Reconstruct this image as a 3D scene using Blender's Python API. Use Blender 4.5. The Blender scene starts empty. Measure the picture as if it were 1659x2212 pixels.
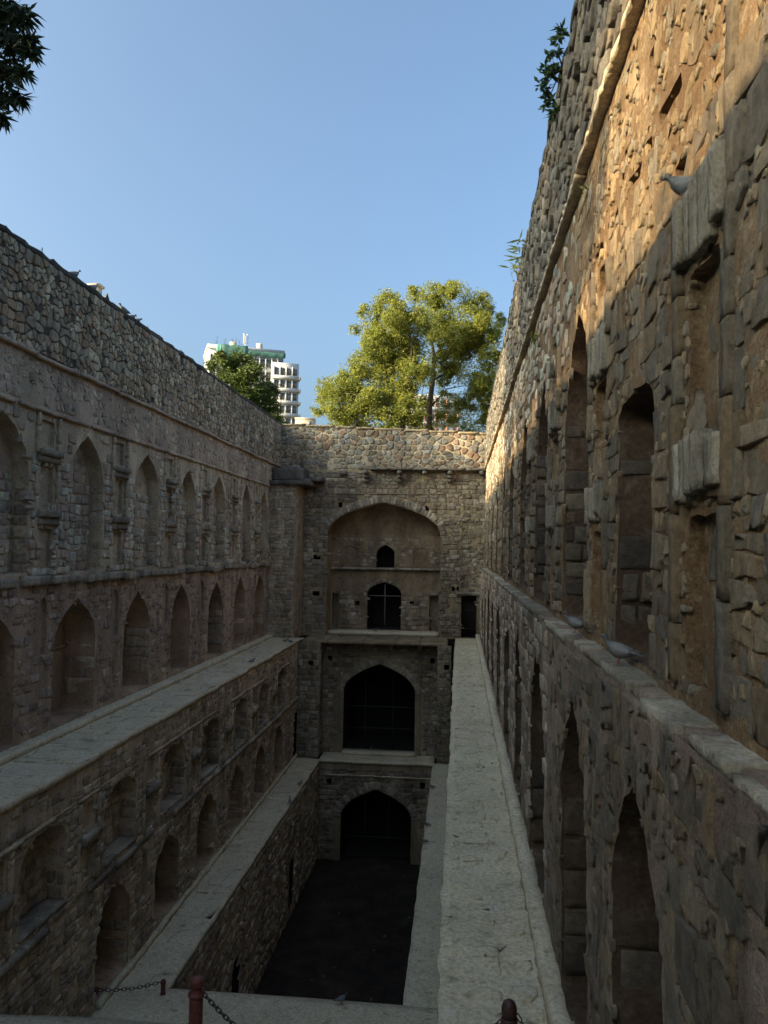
import bpy, bmesh, math, random
import numpy as np
from mathutils import Vector, Matrix, noise as mnoise
from mathutils.geometry import delaunay_2d_cdt

random.seed(7); rng = np.random.default_rng(7)
sc = bpy.context.scene
COL = sc.collection

# ------------------------------------------------------------------ camera
W0, H0, F0 = 1659.0, 2212.0, 1661.0
def cam_axes(vx, vy, roll):
    d = np.array([(vx - W0/2)/F0, -(vy - H0/2)/F0, 1.0]); d /= np.linalg.norm(d)
    up = np.array([math.sin(roll), math.cos(roll), 0.0])
    z = up - d*np.dot(up, d); z /= np.linalg.norm(z)
    x = np.cross(z, d)
    if x[0] < 0: x = -x
    return np.stack([x, d, z])            # rows: world axes seen from the camera (right, up, forward)
MC = cam_axes(992.0, 1187.0, 0.01)
cam = bpy.data.cameras.new('camera'); camo = bpy.data.objects.new('camera', cam); COL.objects.link(camo)
cam.sensor_fit = 'HORIZONTAL'; cam.sensor_width = 36.0; cam.lens = 36.0*F0/W0
cam.clip_start = 0.05; cam.clip_end = 6000
R_, U_, F_ = MC[:, 0], MC[:, 1], MC[:, 2]
camo.matrix_world = Matrix(((R_[0], U_[0], -F_[0], 0), (R_[1], U_[1], -F_[1], 0), (R_[2], U_[2], -F_[2], 0), (0, 0, 0, 1)))
sc.camera = camo

# ------------------------------------------------------------------ sky, sun, exposure
SUN = Vector((-0.88, -0.475, 0.359)).normalized()
world = bpy.data.worlds.new('World'); sc.world = world; world.use_nodes = True
wn = world.node_tree
sky = wn.nodes.new('ShaderNodeTexSky'); sky.sky_type = 'NISHITA'; sky.sun_disc = False
sky.sun_elevation = math.asin(SUN.z); sky.sun_rotation = math.atan2(SUN.x, SUN.y)
sky.air_density = 0.75; sky.dust_density = 10.0; sky.ozone_density = 2.3; sky.altitude = 200
bg = wn.nodes['Background']; bg.inputs['Strength'].default_value = 0.15
tint = wn.nodes.new('ShaderNodeMix'); tint.data_type = 'RGBA'; tint.blend_type = 'MULTIPLY'      # one even white balance for the whole sky
tint.inputs[0].default_value = 1.0; tint.inputs[7].default_value = (0.885, 1.0, 0.955, 1)
wn.links.new(sky.outputs[0], tint.inputs[6]); wn.links.new(tint.outputs[2], bg.inputs[0])
sl = bpy.data.lights.new('sun', 'SUN'); slo = bpy.data.objects.new('sun', sl); COL.objects.link(slo)
sl.energy = 3.2; sl.angle = math.radians(0.53); sl.color = (1.0, 0.73, 0.40)
slo.rotation_euler = SUN.to_track_quat('Z', 'Y').to_euler(); slo.location = (-40, -30, 40)
sc.view_settings.view_transform = 'Standard'; sc.view_settings.look = 'None'
sc.view_settings.exposure = 1.64; sc.view_settings.gamma = 1.0
sc.cycles.use_denoising = True
sc.cycles.max_bounces = 8; sc.cycles.diffuse_bounces = 7
sc.cycles.sample_clamp_indirect = 4.0

# ------------------------------------------------------------------ materials
def new_mat(name):
    m = bpy.data.materials.new(name); m.use_nodes = True
    return m, m.node_tree, m.node_tree.nodes['Principled BSDF']
def N(nt, typ, **kw):
    n = nt.nodes.new(typ)
    for k, v in kw.items():
        if hasattr(n, k): setattr(n, k, v)
    return n
def noise_node(nt, co, scale, detail=4, rough=0.6, dist=0.0):
    n = nt.nodes.new('ShaderNodeTexNoise'); n.inputs['Scale'].default_value = scale
    n.inputs['Detail'].default_value = detail; n.inputs['Roughness'].default_value = rough
    n.inputs['Distortion'].default_value = dist
    nt.links.new(co, n.inputs['Vector']); return n.outputs['Fac']
def ramp(nt, fac, stops):
    r = nt.nodes.new('ShaderNodeValToRGB'); e = r.color_ramp.elements
    while len(e) < len(stops): e.new(0.5)
    for i, (p, c) in enumerate(stops):
        e[i].position = p
        e[i].color = (c, c, c, 1) if isinstance(c, (int, float)) else (*c, 1)
    nt.links.new(fac, r.inputs[0]); return r.outputs[0]
def mixc(nt, fac, a, b, mode='MIX'):
    n = nt.nodes.new('ShaderNodeMix'); n.data_type = 'RGBA'; n.blend_type = mode
    for sock, v in ((n.inputs[0], fac), (n.inputs[6], a), (n.inputs[7], b)):
        if isinstance(v, (int, float)): sock.default_value = v
        elif isinstance(v, tuple): sock.default_value = (*v, 1)
        else: nt.links.new(v, sock)
    return n.outputs[2]
def scaled_pos(nt, s):
    g = nt.nodes.new('ShaderNodeNewGeometry'); m = nt.nodes.new('ShaderNodeVectorMath'); m.operation = 'MULTIPLY'
    nt.links.new(g.outputs['Position'], m.inputs[0]); m.inputs[1].default_value = s
    return m.outputs[0]
def bump(nt, h, strength, dist, bsdf):
    b = nt.nodes.new('ShaderNodeBump'); b.inputs['Strength'].default_value = strength; b.inputs['Distance'].default_value = dist
    nt.links.new(h, b.inputs['Height']); nt.links.new(b.outputs[0], bsdf.inputs['Normal'])

def masonry_mat(name, c1, c2, c3, stain=0.66, fleck=(0.34, 0.30, 0.24), fleck_amt=0.35, scale=1.0, bstr=0.9, bdist=0.03):
    """mortar or plaster: broad colour change, paler pebbles and flakes, streaks of grime, rough relief"""
    m, nt, b = new_mat(name)
    p = scaled_pos(nt, (1, 1, 1)); ps = scaled_pos(nt, (1.0, 1.0, 0.16))
    big = noise_node(nt, p, 0.55*scale, 4, 0.6, 0.4)
    mid = noise_node(nt, p, 5.0*scale, 5, 0.65, 0.3)
    col = ramp(nt, big, [(0.30, c1), (0.52, c2), (0.72, c3)])
    fl = ramp(nt, mid, [(0.54, 0.0), (0.66, 1.0)])
    fm = nt.nodes.new('ShaderNodeMath'); fm.operation = 'MULTIPLY'; fm.inputs[1].default_value = fleck_amt
    nt.links.new(fl, fm.inputs[0])
    col = mixc(nt, fm.outputs[0], col, fleck)
    dk = ramp(nt, mid, [(0.30, 0.55), (0.44, 1.0)])
    col = mixc(nt, 1.0, col, dk, 'MULTIPLY')
    st = ramp(nt, noise_node(nt, ps, 1.1, 4, 0.65, 0.2), [(0.42, stain), (0.60, 1.0)])
    col = mixc(nt, 1.0, col, st, 'MULTIPLY')
    fine = noise_node(nt, p, 22.0*scale, 5, 0.7)
    col = mixc(nt, 1.0, col, ramp(nt, fine, [(0.32, 0.68), (0.5, 1.05), (0.68, 1.35)]), 'MULTIPLY')
    nt.links.new(col, b.inputs['Base Color'])
    b.inputs['Roughness'].default_value = 0.92; b.inputs['Specular IOR Level'].default_value = 0.15
    h = mixc(nt, 0.62, mid, fine)
    bump(nt, h, bstr, bdist, b)
    return m
def stone_mat(name, bstr=0.8, bdist=0.03, stain=0.68, gritty=1.0):
    m, nt, b = new_mat(name)
    at = nt.nodes.new('ShaderNodeAttribute'); at.attribute_name = 'tone'
    p = scaled_pos(nt, (1, 1, 1)); ps = scaled_pos(nt, (1.0, 1.0, 0.18))
    mid = noise_node(nt, p, 7.0*gritty, 5, 0.65, 0.5)
    fine = noise_node(nt, p, 26.0*gritty, 6, 0.78)
    v = ramp(nt, mid, [(0.28, 0.65), (0.5, 1.05), (0.72, 1.45)])
    col = mixc(nt, 1.0, at.outputs['Color'], v, 'MULTIPLY')
    v2 = ramp(nt, fine, [(0.3, 0.75), (0.7, 1.15)])
    col = mixc(nt, 1.0, col, v2, 'MULTIPLY')
    st = ramp(nt, noise_node(nt, ps, 1.1, 4, 0.65, 0.2), [(0.42, stain), (0.60, 1.0)])
    col = mixc(nt, 1.0, col, st, 'MULTIPLY')
    nt.links.new(col, b.inputs['Base Color'])
    b.inputs['Roughness'].default_value = 0.85; b.inputs['Specular IOR Level'].default_value = 0.2
    h = mixc(nt, 0.8, mid, fine)
    bump(nt, h, bstr, bdist, b)
    return m
def plain_mat(name, c, rough=0.8, var=0.25, scale=6.0, metal=0.0, spec=0.2, bstr=0.2):
    m, nt, b = new_mat(name)
    p = scaled_pos(nt, (1, 1, 1)); n = noise_node(nt, p, scale, 4, 0.6)
    v = ramp(nt, n, [(0.3, 1.0 - var), (0.7, 1.0 + var)])
    nt.links.new(mixc(nt, 1.0, c, v, 'MULTIPLY'), b.inputs['Base Color'])
    b.inputs['Roughness'].default_value = rough; b.inputs['Metallic'].default_value = metal
    b.inputs['Specular IOR Level'].default_value = spec
    if bstr: bump(nt, n, bstr, 0.02, b)
    return m
def leaf_mat(name, c1, c2, trans=0.35):
    m, nt, b = new_mat(name)
    p = scaled_pos(nt, (1, 1, 1)); n = noise_node(nt, p, 1.3, 3, 0.6)
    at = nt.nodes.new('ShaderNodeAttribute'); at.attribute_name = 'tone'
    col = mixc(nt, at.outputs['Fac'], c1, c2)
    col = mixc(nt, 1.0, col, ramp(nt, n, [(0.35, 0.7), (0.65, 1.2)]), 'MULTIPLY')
    nt.links.new(col, b.inputs['Base Color']); b.inputs['Roughness'].default_value = 0.55
    b.inputs['Specular IOR Level'].default_value = 0.25
    t = nt.nodes.new('ShaderNodeBsdfTranslucent'); nt.links.new(col, t.inputs[0])
    mx = nt.nodes.new('ShaderNodeMixShader'); mx.inputs[0].default_value = trans
    nt.links.new(b.outputs[0], mx.inputs[1]); nt.links.new(t.outputs[0], mx.inputs[2])
    nt.links.new(mx.outputs[0], nt.nodes['Material Output'].inputs[0])
    return m

M_PLASTER = masonry_mat('red_plaster', (0.294, 0.223, 0.162), (0.430, 0.329, 0.238), (0.490, 0.402, 0.283), fleck=(0.30, 0.27, 0.23))
M_MORTAR = masonry_mat('brown_mortar', (0.335, 0.274, 0.195), (0.492, 0.402, 0.283), (0.550, 0.478, 0.326))
M_DARKMORTAR = masonry_mat('dark_mortar', (0.055, 0.05, 0.045), (0.085, 0.075, 0.062), (0.12, 0.10, 0.08), fleck_amt=0.15)
M_PALEMORTAR = masonry_mat('pale_mortar', (0.216, 0.172, 0.111), (0.293, 0.233, 0.148), (0.358, 0.284, 0.179))
M_MUD = masonry_mat('orange_mud', (0.187, 0.118, 0.064), (0.256, 0.167, 0.094), (0.291, 0.221, 0.141), stain=0.7, fleck=(0.43, 0.37, 0.26), fleck_amt=0.6, scale=2.2, bstr=1.0, bdist=0.05)
M_NICHE = masonry_mat('niche_plaster', (0.303, 0.205, 0.136), (0.397, 0.283, 0.187), (0.452, 0.350, 0.238), fleck_amt=0.2, bstr=0.5)
M_NICHE_R = masonry_mat('shaded_niche_plaster', (0.075, 0.05, 0.035), (0.11, 0.075, 0.052), (0.14, 0.10, 0.07), fleck_amt=0.2, bstr=0.7)  # plaster darkened: shade inside the right niches is put into the colour
M_VAULT = masonry_mat('vault_plaster', (0.164, 0.118, 0.077), (0.248, 0.184, 0.118), (0.294, 0.237, 0.159), fleck_amt=0.25, bstr=0.5)
M_STONE = stone_mat('wall_stone')
M_ROUGH = stone_mat('rough_near_stone', 1.0, 0.035, 0.75, 1.7)
M_DRESS = masonry_mat('whitened_ledge_stone', (0.235, 0.204, 0.152), (0.341, 0.303, 0.231), (0.447, 0.402, 0.314), stain=0.5, fleck=(0.5, 0.5, 0.48), fleck_amt=0.35, scale=1.6)
M_BEAM = masonry_mat('dark_beam_stone', (0.10, 0.09, 0.08), (0.15, 0.135, 0.115), (0.19, 0.17, 0.145), fleck_amt=0.2)
M_PATH = masonry_mat('dusty_path', (0.467, 0.408, 0.289), (0.538, 0.470, 0.330), (0.550, 0.505, 0.349), stain=0.88, fleck=(0.54, 0.50, 0.45), fleck_amt=0.4, scale=0.8, bstr=0.5, bdist=0.02)
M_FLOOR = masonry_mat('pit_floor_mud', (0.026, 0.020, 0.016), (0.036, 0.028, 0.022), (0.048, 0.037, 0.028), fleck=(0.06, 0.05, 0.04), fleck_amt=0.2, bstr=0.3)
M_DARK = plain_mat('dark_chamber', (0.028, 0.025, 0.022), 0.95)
M_IRON = plain_mat('old_iron', (0.05, 0.045, 0.042), 0.6, 0.3, 20, 0.5)
M_RUST = plain_mat('rust_red_paint', (0.115, 0.036, 0.028), 0.55, 0.35, 30, 0.0, 0.3)
M_WOODBAR = plain_mat('weathered_frame', (0.13, 0.12, 0.105), 0.8)
M_GROUND = masonry_mat('dry_ground', (0.16, 0.13, 0.09), (0.22, 0.18, 0.12), (0.16, 0.16, 0.08), scale=0.5)

# ------------------------------------------------------------------ mesh helpers
def mesh_np(name, verts, faces, mats, parent=None, tone=None, smooth=False):
    """faces: (n,3) or (n,4) array or a list of index lists"""
    me = bpy.data.meshes.new(name)
    if isinstance(faces, np.ndarray):
        k = faces.shape[1]; nf = len(faces)
        me.vertices.add(len(verts)); me.vertices.foreach_set('co', np.asarray(verts, np.float32).ravel())
        me.loops.add(nf*k); me.loops.foreach_set('vertex_index', faces.astype(np.int32).ravel())
        me.polygons.add(nf); me.polygons.foreach_set('loop_start', np.arange(0, nf*k, k, dtype=np.int32))
        me.polygons.foreach_set('loop_total', np.full(nf, k, np.int32))
        me.update(calc_edges=True)
    else:
        me.from_pydata([tuple(v) for v in verts], [], faces)
    if tone is not None:
        a = me.attributes.new('tone', 'FLOAT_COLOR', 'POINT')
        t = np.ones((len(verts), 4), np.float32); t[:, :3] = tone
        a.data.foreach_set('color', t.ravel())
    if smooth: me.polygons.foreach_set('use_smooth', np.ones(len(me.polygons), bool))
    for mm in (mats if isinstance(mats, (list, tuple)) else [mats]): me.materials.append(mm)
    o = bpy.data.objects.new(name, me); COL.objects.link(o)
    if parent is not None: o.parent = parent
    return o
def thing(name, label, cat, loc=(0, 0, 0), group=None):
    o = bpy.data.objects.new(name, None); COL.objects.link(o); o.location = loc
    o.empty_display_size = 0.3
    tag(o, label, cat, group); return o
def tag(o, label, cat, group=None):
    o['label'] = label; o['category'] = cat
    if group: o['group'] = group
    return o
def struct(o):
    o['kind'] = 'structure'; return o
def stuff(o):
    o['kind'] = 'stuff'; return o
def nz(x, y, z): return mnoise.noise((x, y, z))
def woff(o):
    v = np.zeros(3)
    while o is not None: v = v+np.array(o.location); o = o.parent
    return v

def rough_box(name, lo, hi, sp, amp, mat, parent=None, freq=3.0, seed=0.0, tone=None, round_=0.0):
    """a block with subdivided, worn faces"""
    lo = np.array(lo, float); hi = np.array(hi, float); d = hi - lo
    if isinstance(sp, (int, float)): sp = (sp, sp, sp)
    n = [max(1, int(round(d[i]/sp[i]))) for i in range(3)]
    idx = {}; V = []; Fc = []
    def vid(i, j, k):
        key = (i, j, k)
        if key not in idx:
            idx[key] = len(V)
            p = [lo[0]+d[0]*i/n[0], lo[1]+d[1]*j/n[1], lo[2]+d[2]*k/n[2]]
            ex = [(i == 0 or i == n[0]), (j == 0 or j == n[1]), (k == 0 or k == n[2])]
            a = amp*(1.5 if sum(ex) > 1 else 0.8)
            q = [c*freq for c in p]
            p = [p[0]+a*nz(q[0]+seed, q[1], q[2]), p[1]+a*nz(q[0]+31+seed, q[1]+7, q[2]), p[2]+a*nz(q[0]+5, q[1]+61+seed, q[2])]
            if round_ and sum(ex) > 1:
                c = (lo+hi)/2
                for t in range(3):
                    if ex[t]: p[t] += (c[t]-p[t])/abs(c[t]-p[t]+1e-9)*min(round_, d[t]*0.3)
            V.append(p)
        return idx[key]
    for a, b, c in ((0, 1, 2), (1, 2, 0), (2, 0, 1)):
        for side in (0, n[c]):
            for i in range(n[a]):
                for j in range(n[b]):
                    q = []
                    for (ii, jj) in ((i, j), (i+1, j), (i+1, j+1), (i, j+1)):
                        t = [0, 0, 0]; t[a] = ii; t[b] = jj; t[c] = side; q.append(vid(*t))
                    Fc.append(q if side else q[::-1])
    V = np.array(V)
    if parent is not None: V = V - woff(parent)
    return mesh_np(name, V, np.array(Fc), mat, parent, tone)

class Frame:
    """a wall plane: u along it, v up, n out of it"""
    def __init__(s, O, U, V, Nn, wob=0.02, amp=0.015, batter=0.0, vref=0.0):
        s.O, s.U, s.V, s.N = (np.array(a, float) for a in (O, U, V, Nn)); s.wob = wob; s.amp = amp; s.b = batter; s.vref = vref
    def surf(s, u, v):
        q = s.O + s.U*u + s.V*v
        return s.wob*nz(q[0]*.35, q[1]*.35, q[2]*.35) - s.b*(v - s.vref)
    def fine(s, u, v):
        q = s.O + s.U*u + s.V*v
        return s.amp*(nz(q[0]*2.7, q[1]*2.7, q[2]*2.7) + 0.6*nz(q[0]*9.1, q[1]*9.1+3, q[2]*9.1))
    def P(s, u, v, n): return s.O + s.U*u + s.V*v + s.N*(n + s.surf(u, v))
    def at(s, dn): 
        return Frame(s.O + s.N*dn, s.U, s.V, s.N, s.wob, s.amp, s.b, s.vref)

def resample(poly, sp, closed=True, jit=0.0):
    out = []; n = len(poly)
    for i in range(n if closed else n-1):
        a = np.array(poly[i], float); b = np.array(poly[(i+1) % n], float)
        L = np.linalg.norm(b-a); k = max(1, int(round(L/sp)))
        for t in range(k): out.append(a+(b-a)*t/k)
    if not closed: out.append(np.array(poly[-1], float))
    if jit:
        out = [p+np.array([jit*nz(p[0]*6+1, p[1]*6, 3.3), jit*nz(p[0]*6, p[1]*6+4, 9.1)]) for p in out]
    return [(float(p[0]), float(p[1])) for p in out]
def uneven(c, w, z0, zs, za):
    return c+random.uniform(-.06, .06), w*random.uniform(0.94, 1.06), z0+random.uniform(-.02, .02), zs+random.uniform(-.14, .14), za+random.uniform(-.09, .09)
def arch(c, w, z0, zs, za, n=8, flat=0.0):
    """pointed arch outline, from lower left over the point to lower right"""
    h = za-zs; r = w/2
    P0, P1, P2, P3 = (r, 0), (r, h*0.55), (r*(0.42+0.25*flat), h*(0.80+0.16*flat)), (0, h)
    cur = []
    for i in range(n+1):
        t = i/n
        cur.append(tuple((1-t)**3*P0[k]+3*t*(1-t)**2*P1[k]+3*t*t*(1-t)*P2[k]+t**3*P3[k] for k in (0, 1)))
    pts = [(c-r, z0)]+[(c-x, zs+y) for x, y in cur]+[(c+x, zs+y) for x, y in cur[::-1][1:]]+[(c+r, z0)]
    return pts
def rect(u0, u1, v0, v1): return [(u0, v0), (u0, v1), (u1, v1), (u1, v0)]
def inside(poly, x, y):
    r = False; j = len(poly)-1
    for i in range(len(poly)):
        xi, yi = poly[i]; xj, yj = poly[j]
        if (yi > y) != (yj > y) and x < (xj-xi)*(y-yi)/(yj-yi)+xi: r = not r
        j = i
    return r
def bbox(poly):
    xs = [p[0] for p in poly]; ys = [p[1] for p in poly]
    return min(xs), max(xs), min(ys), max(ys)

def fill(outer, holes, sp_fn):
    """triangulate outer minus holes with jittered inner points; sp_fn(u) gives the spacing"""
    pts = []; edges = []
    for loop in [outer]+holes:
        b = len(pts); k = len(loop); pts += [Vector(p) for p in loop]
        edges += [(b+i, b+(i+1) % k) for i in range(k)]
    u0, u1, v0, v1 = bbox(outer)
    hb = [(bbox(h), h) for h in holes]
    isrect = len(outer) > 3
    u = u0
    nb = len(pts)
    bp = np.array([(p[0], p[1]) for p in pts])
    cand = []
    while u < u1:
        s = sp_fn(u); vs = np.arange(v0+s*0.5, v1, s)
        for v in vs: cand.append((u+s*0.5+random.uniform(-.3, .3)*s, v+random.uniform(-.3, .3)*s, s))
        u += s
    # boundary clearance through a coarse hash
    cell = 0.25; H = {}
    for x, y in bp: H.setdefault((int(x//cell), int(y//cell)), []).append((x, y))
    for x, y, s in cand:
        if not (u0 < x < u1 and v0 < y < v1): continue
        bad = False; cx, cy = int(x//cell), int(y//cell); rr = (0.45*min(s, cell))**2
        for dx in (-1, 0, 1):
            for dy in (-1, 0, 1):
                for px, py in H.get((cx+dx, cy+dy), ()):
                    if (px-x)**2+(py-y)**2 < rr: bad = True; break
                if bad: break
            if bad: break
        if bad: continue
        for (a, b, c, d), h in hb:
            if a < x < b and c < y < d and inside(h, x, y): bad = True; break
        if not bad: pts.append(Vector((x, y)))
    v, e, f, _, _, _ = delaunay_2d_cdt(pts, edges, [], 0, 1e-5)
    tris = []
    for t in f:
        x = sum(v[i][0] for i in t)/3; y = sum(v[i][1] for i in t)/3
        if not inside(outer, x, y): continue
        if any(a < x < b and c < y < d and inside(h, x, y) for (a, b, c, d), h in hb): continue
        a, b, c = (v[i] for i in t)
        area = (b[0]-a[0])*(c[1]-a[1])-(b[1]-a[1])*(c[0]-a[0])
        tris.append(t if area > 0 else t[::-1])
    return [(p[0], p[1]) for p in v], np.array(tris)

def panel(name, fr, outer, holes, sp, mat, parent, dn=0.0):
    spf = sp if callable(sp) else (lambda u: sp)
    o2 = resample(outer, 0.3)
    uv, tr = fill(o2, holes, spf)
    V = np.array([fr.P(u, v, dn+fr.fine(u, v)) for u, v in uv])
    nn = np.cross(fr.U, fr.V)
    if np.dot(nn, fr.N) < 0: tr = tr[:, ::-1]
    return mesh_np(name, V-woff(parent), tr, mat, parent)
def niche(name, fr, outline, depth, mat, parent, steps=3, sp=0.2, back=True, mat_back=None):
    """the reveal of an opening and its back wall"""
    k = len(outline); V = []; Fc = []
    for s in range(steps+1):
        d = depth*s/steps
        for (u, v) in outline:
            n0 = fr.fine(u, v) if s == 0 else (0.02*nz(u*5, v*5, d*5+2) if s < steps else 0.0)
            j = 0.0 if s == 0 else 0.025*nz(u*3, v*3+8, d*4)
            V.append(fr.P(u+j, v+j, n0-d))
    for s in range(steps):
        for i in range(k):
            a = s*k+i; b = s*k+(i+1) % k
            Fc.append((a, b, b+k)); Fc.append((a, b+k, a+k))
    o = mesh_np(name, np.array(V)-woff(parent), np.array(Fc), mat, parent)
    if back:
        uv, tr = fill(list(outline), [], lambda u: sp)
        bb = bbox(outline); c = ((bb[0]+bb[1])/2, (bb[2]+bb[3])/2)
        VB = np.array([fr.P(c[0]+(u-c[0])*1.03, c[1]+(v-c[1])*1.03, -depth+0.01+fr.fine(u, v)) for u, v in uv])
        b = mesh_np('back_wall', VB-woff(parent), tr, mat_back or mat, o)
    return o

# ------------------------------------------------------------------ stones
def clip(poly, px, py, nx, ny):
    """keep the side where (p - q).n <= 0"""
    out = []; k = len(poly)
    for i in range(k):
        a = poly[i]; b = poly[(i+1) % k]
        da = (a[0]-px)*nx+(a[1]-py)*ny; db = (b[0]-px)*nx+(b[1]-py)*ny
        if da <= 0: out.append(a)
        if (da < 0 < db) or (db < 0 < da):
            t = da/(da-db); out.append((a[0]+(b[0]-a[0])*t, a[1]+(b[1]-a[1])*t))
    return out
def cells(u0, u1, v0, v1, w, h, jit, skip=0.0, vary=0.35, rnd=random, drop=0.0):
    """irregular stone outlines laid in rough courses"""
    S = []; v = v0; row = 0
    while v < v1-0.3*h:
        hh = h*rnd.uniform(1-vary, 1+vary)
        if v+hh > v1: hh = v1-v
        u = u0-rnd.uniform(0, w)
        while u < u1:
            ww = w*rnd.uniform(1-vary, 1+vary)
            S.append((u+ww/2+rnd.uniform(-jit, jit)*w, v+hh/2+rnd.uniform(-jit, jit)*h))
            u += ww
        v += hh; row += 1
    if drop: S = [p for p in S if rnd.random() > drop]
    k = h/w; T = [(x*k, y) for x, y in S]          # even metric
    H = {}; cell = h*1.6
    for i, (x, y) in enumerate(T): H.setdefault((int(x//cell), int(y//cell)), []).append(i)
    out = []
    for i, (x, y) in enumerate(T):
        if skip and rnd.random() < skip: continue
        if not (u0*k-h*0.3 < x < u1*k+h*0.3): continue
        nb = []
        cx, cy = int(x//cell), int(y//cell)
        for dx in (-1, 0, 1):
            for dy in (-1, 0, 1):
                for j in H.get((cx+dx, cy+dy), ()):
                    if j != i: nb.append(((T[j][0]-x)**2+(T[j][1]-y)**2, j))
        nb.sort()
        p = [(x-h*1.2, max(v0, y-h*1.2)), (x+h*1.2, max(v0, y-h*1.2)), (x+h*1.2, min(v1, y+h*1.2)), (x-h*1.2, min(v1, y+h*1.2))]
        p = [(min(max(a, u0*k), u1*k), b) for a, b in p]
        for d2, j in nb[:14]:
            nx, ny = T[j][0]-x, T[j][1]-y
            p = clip(p, x+nx/2, y+ny/2, nx, ny)
            if len(p) < 3: break
        if len(p) >= 3: out.append([(a/k, b) for a, b in p])
    return out
def courses(u0, u1, v0, v1, w, h, jit, skip=0.0, vary=0.4, rnd=random):
    """roughly squared stones in wavering courses"""
    out = []; v = v0; row = 0; sd = rnd.uniform(0, 100)
    def wob(u, r): return 0.16*h*(nz(u*1.3/w*0.3+sd, r*7.3, 1.7)+0.6*nz(u*0.9/w+sd, r*3.1, 5.5)) if r else 0.0
    while v < v1-0.35*h:
        hh = h*rnd.uniform(1-vary*0.8, 1+vary*0.8)
        if v+hh > v1-0.35*h: hh = v1-v
        last = v+hh > v1-0.01
        u = u0-rnd.uniform(0, w)
        while u < u1:
            ww = w*rnd.uniform(1-vary, 1+vary*1.2)
            a, b = max(u, u0), min(u+ww, u1)
            if b-a > 0.05 and rnd.random() >= skip:
                j = jit*h*0.6
                def q(x, y, r): return (x+rnd.uniform(-j, j)*0.7, y+wob(x, r)+rnd.uniform(-j, j)*0.5)
                lo1, lo2 = q(a, v, row), q(b, v, row)
                hi1, hi2 = q(a, v+hh, 0 if last else row+1), q(b, v+hh, 0 if last else row+1)
                if rnd.random() < 0.16 and hh > 0.16:           # two thin stones in place of one
                    f = rnd.uniform(0.35, 0.65)
                    m1 = (lo1[0]+(hi1[0]-lo1[0])*f, lo1[1]+(hi1[1]-lo1[1])*f+rnd.uniform(-j, j)); m2 = (lo2[0]+(hi2[0]-lo2[0])*f, lo2[1]+(hi2[1]-lo2[1])*f)
                    out.append([lo1, lo2, m2, m1]); out.append([m1, m2, hi2, hi1])
                else:
                    p = [lo1, lo2, hi2, hi1]
                    if rnd.random() < 0.35:                      # a knocked-off corner
                        k = rnd.randrange(4); c0, pr, nx = p[k], p[k-1], p[(k+1) % 4]; f = rnd.uniform(0.2, 0.4); g = rnd.uniform(0.2, 0.45)
                        p = p[:k]+[(c0[0]+(pr[0]-c0[0])*f, c0[1]+(pr[1]-c0[1])*f), (c0[0]+(nx[0]-c0[0])*g, c0[1]+(nx[1]-c0[1])*g)]+p[k+1:]
                    out.append(p)
            u += ww
        v += hh; row += 1
    return out
def centroid(p): return sum(a for a, b in p)/len(p), sum(b for a, b in p)/len(p)
def poly_area(p):
    return abs(sum(p[i][0]*p[(i+1) % len(p)][1]-p[(i+1) % len(p)][0]*p[i][1] for i in range(len(p))))/2
def avoid(polys, holes, margin=0.03, keep_inside=None):
    """cut stones back to the edge of the openings"""
    hb = [(bbox(h), h) for h in holes]; out = []
    for p in polys:
        ok = True
        for (a, b, c, d), h in hb:
            px = [q[0] for q in p]; py = [q[1] for q in p]
            if max(px) < a or min(px) > b or max(py) < c or min(py) > d: continue
            cx, cy = centroid(p)
            if inside(h, cx, cy): ok = False; break
            if any(inside(h, x, y) for x, y in p) or any(inside(p, x, y) for x, y in h):
                bx, by = min(h, key=lambda q: (q[0]-cx)**2+(q[1]-cy)**2)
                nx, ny = bx-cx, by-cy; L = math.hypot(nx, ny) or 1
                p = clip(p, bx-nx/L*margin, by-ny/L*margin, nx, ny)
                if len(p) < 3: ok = False; break
        if not ok: continue
        if keep_inside is not None:
            cx, cy = centroid(p)
            if not inside(keep_inside, cx, cy): continue
            if any(not inside(keep_inside, x, y) for x, y in p):
                bx, by = min(keep_inside, key=lambda q: (q[0]-cx)**2+(q[1]-cy)**2)
                nx, ny = bx-cx, by-cy; L = math.hypot(nx, ny) or 1
                p = clip(p, bx-nx/L*margin, by-ny/L*margin, nx, ny)
                if len(p) < 3: continue
        if poly_area(p) > 0.004: out.append(p)
    return out
PAL_GREY = [(0.442, 0.400, 0.319), (0.500, 0.464, 0.363), (0.383, 0.353, 0.295), (0.478, 0.393, 0.295), (0.500, 0.500, 0.414), (0.422, 0.326, 0.260)]
PAL_BROWN = [(0.384, 0.311, 0.233), (0.478, 0.376, 0.268), (0.328, 0.274, 0.213), (0.423, 0.349, 0.268), (0.500, 0.436, 0.321)]
PAL_RUBBLE = [(0.354, 0.297, 0.212), (0.464, 0.381, 0.263), (0.300, 0.251, 0.185), (0.394, 0.297, 0.185), (0.273, 0.221, 0.158), (0.500, 0.430, 0.296), (0.370, 0.256, 0.162)]
PAL_RIGHT_SHADE = [(0.17, 0.155, 0.125), (0.22, 0.20, 0.165), (0.145, 0.13, 0.11), (0.20, 0.17, 0.13), (0.25, 0.23, 0.19)]  # rubble tones darkened in place of shade on the right parapet
PAL_JAMB_SHADE = [(0.13, 0.11, 0.085), (0.16, 0.135, 0.10), (0.10, 0.085, 0.07), (0.15, 0.115, 0.08)]  # jamb tones darkened to carry the shade inside the right niches
PAL_VOUS = [(0.33, 0.29, 0.225), (0.38, 0.335, 0.265), (0.27, 0.235, 0.185), (0.35, 0.29, 0.215)]
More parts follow.
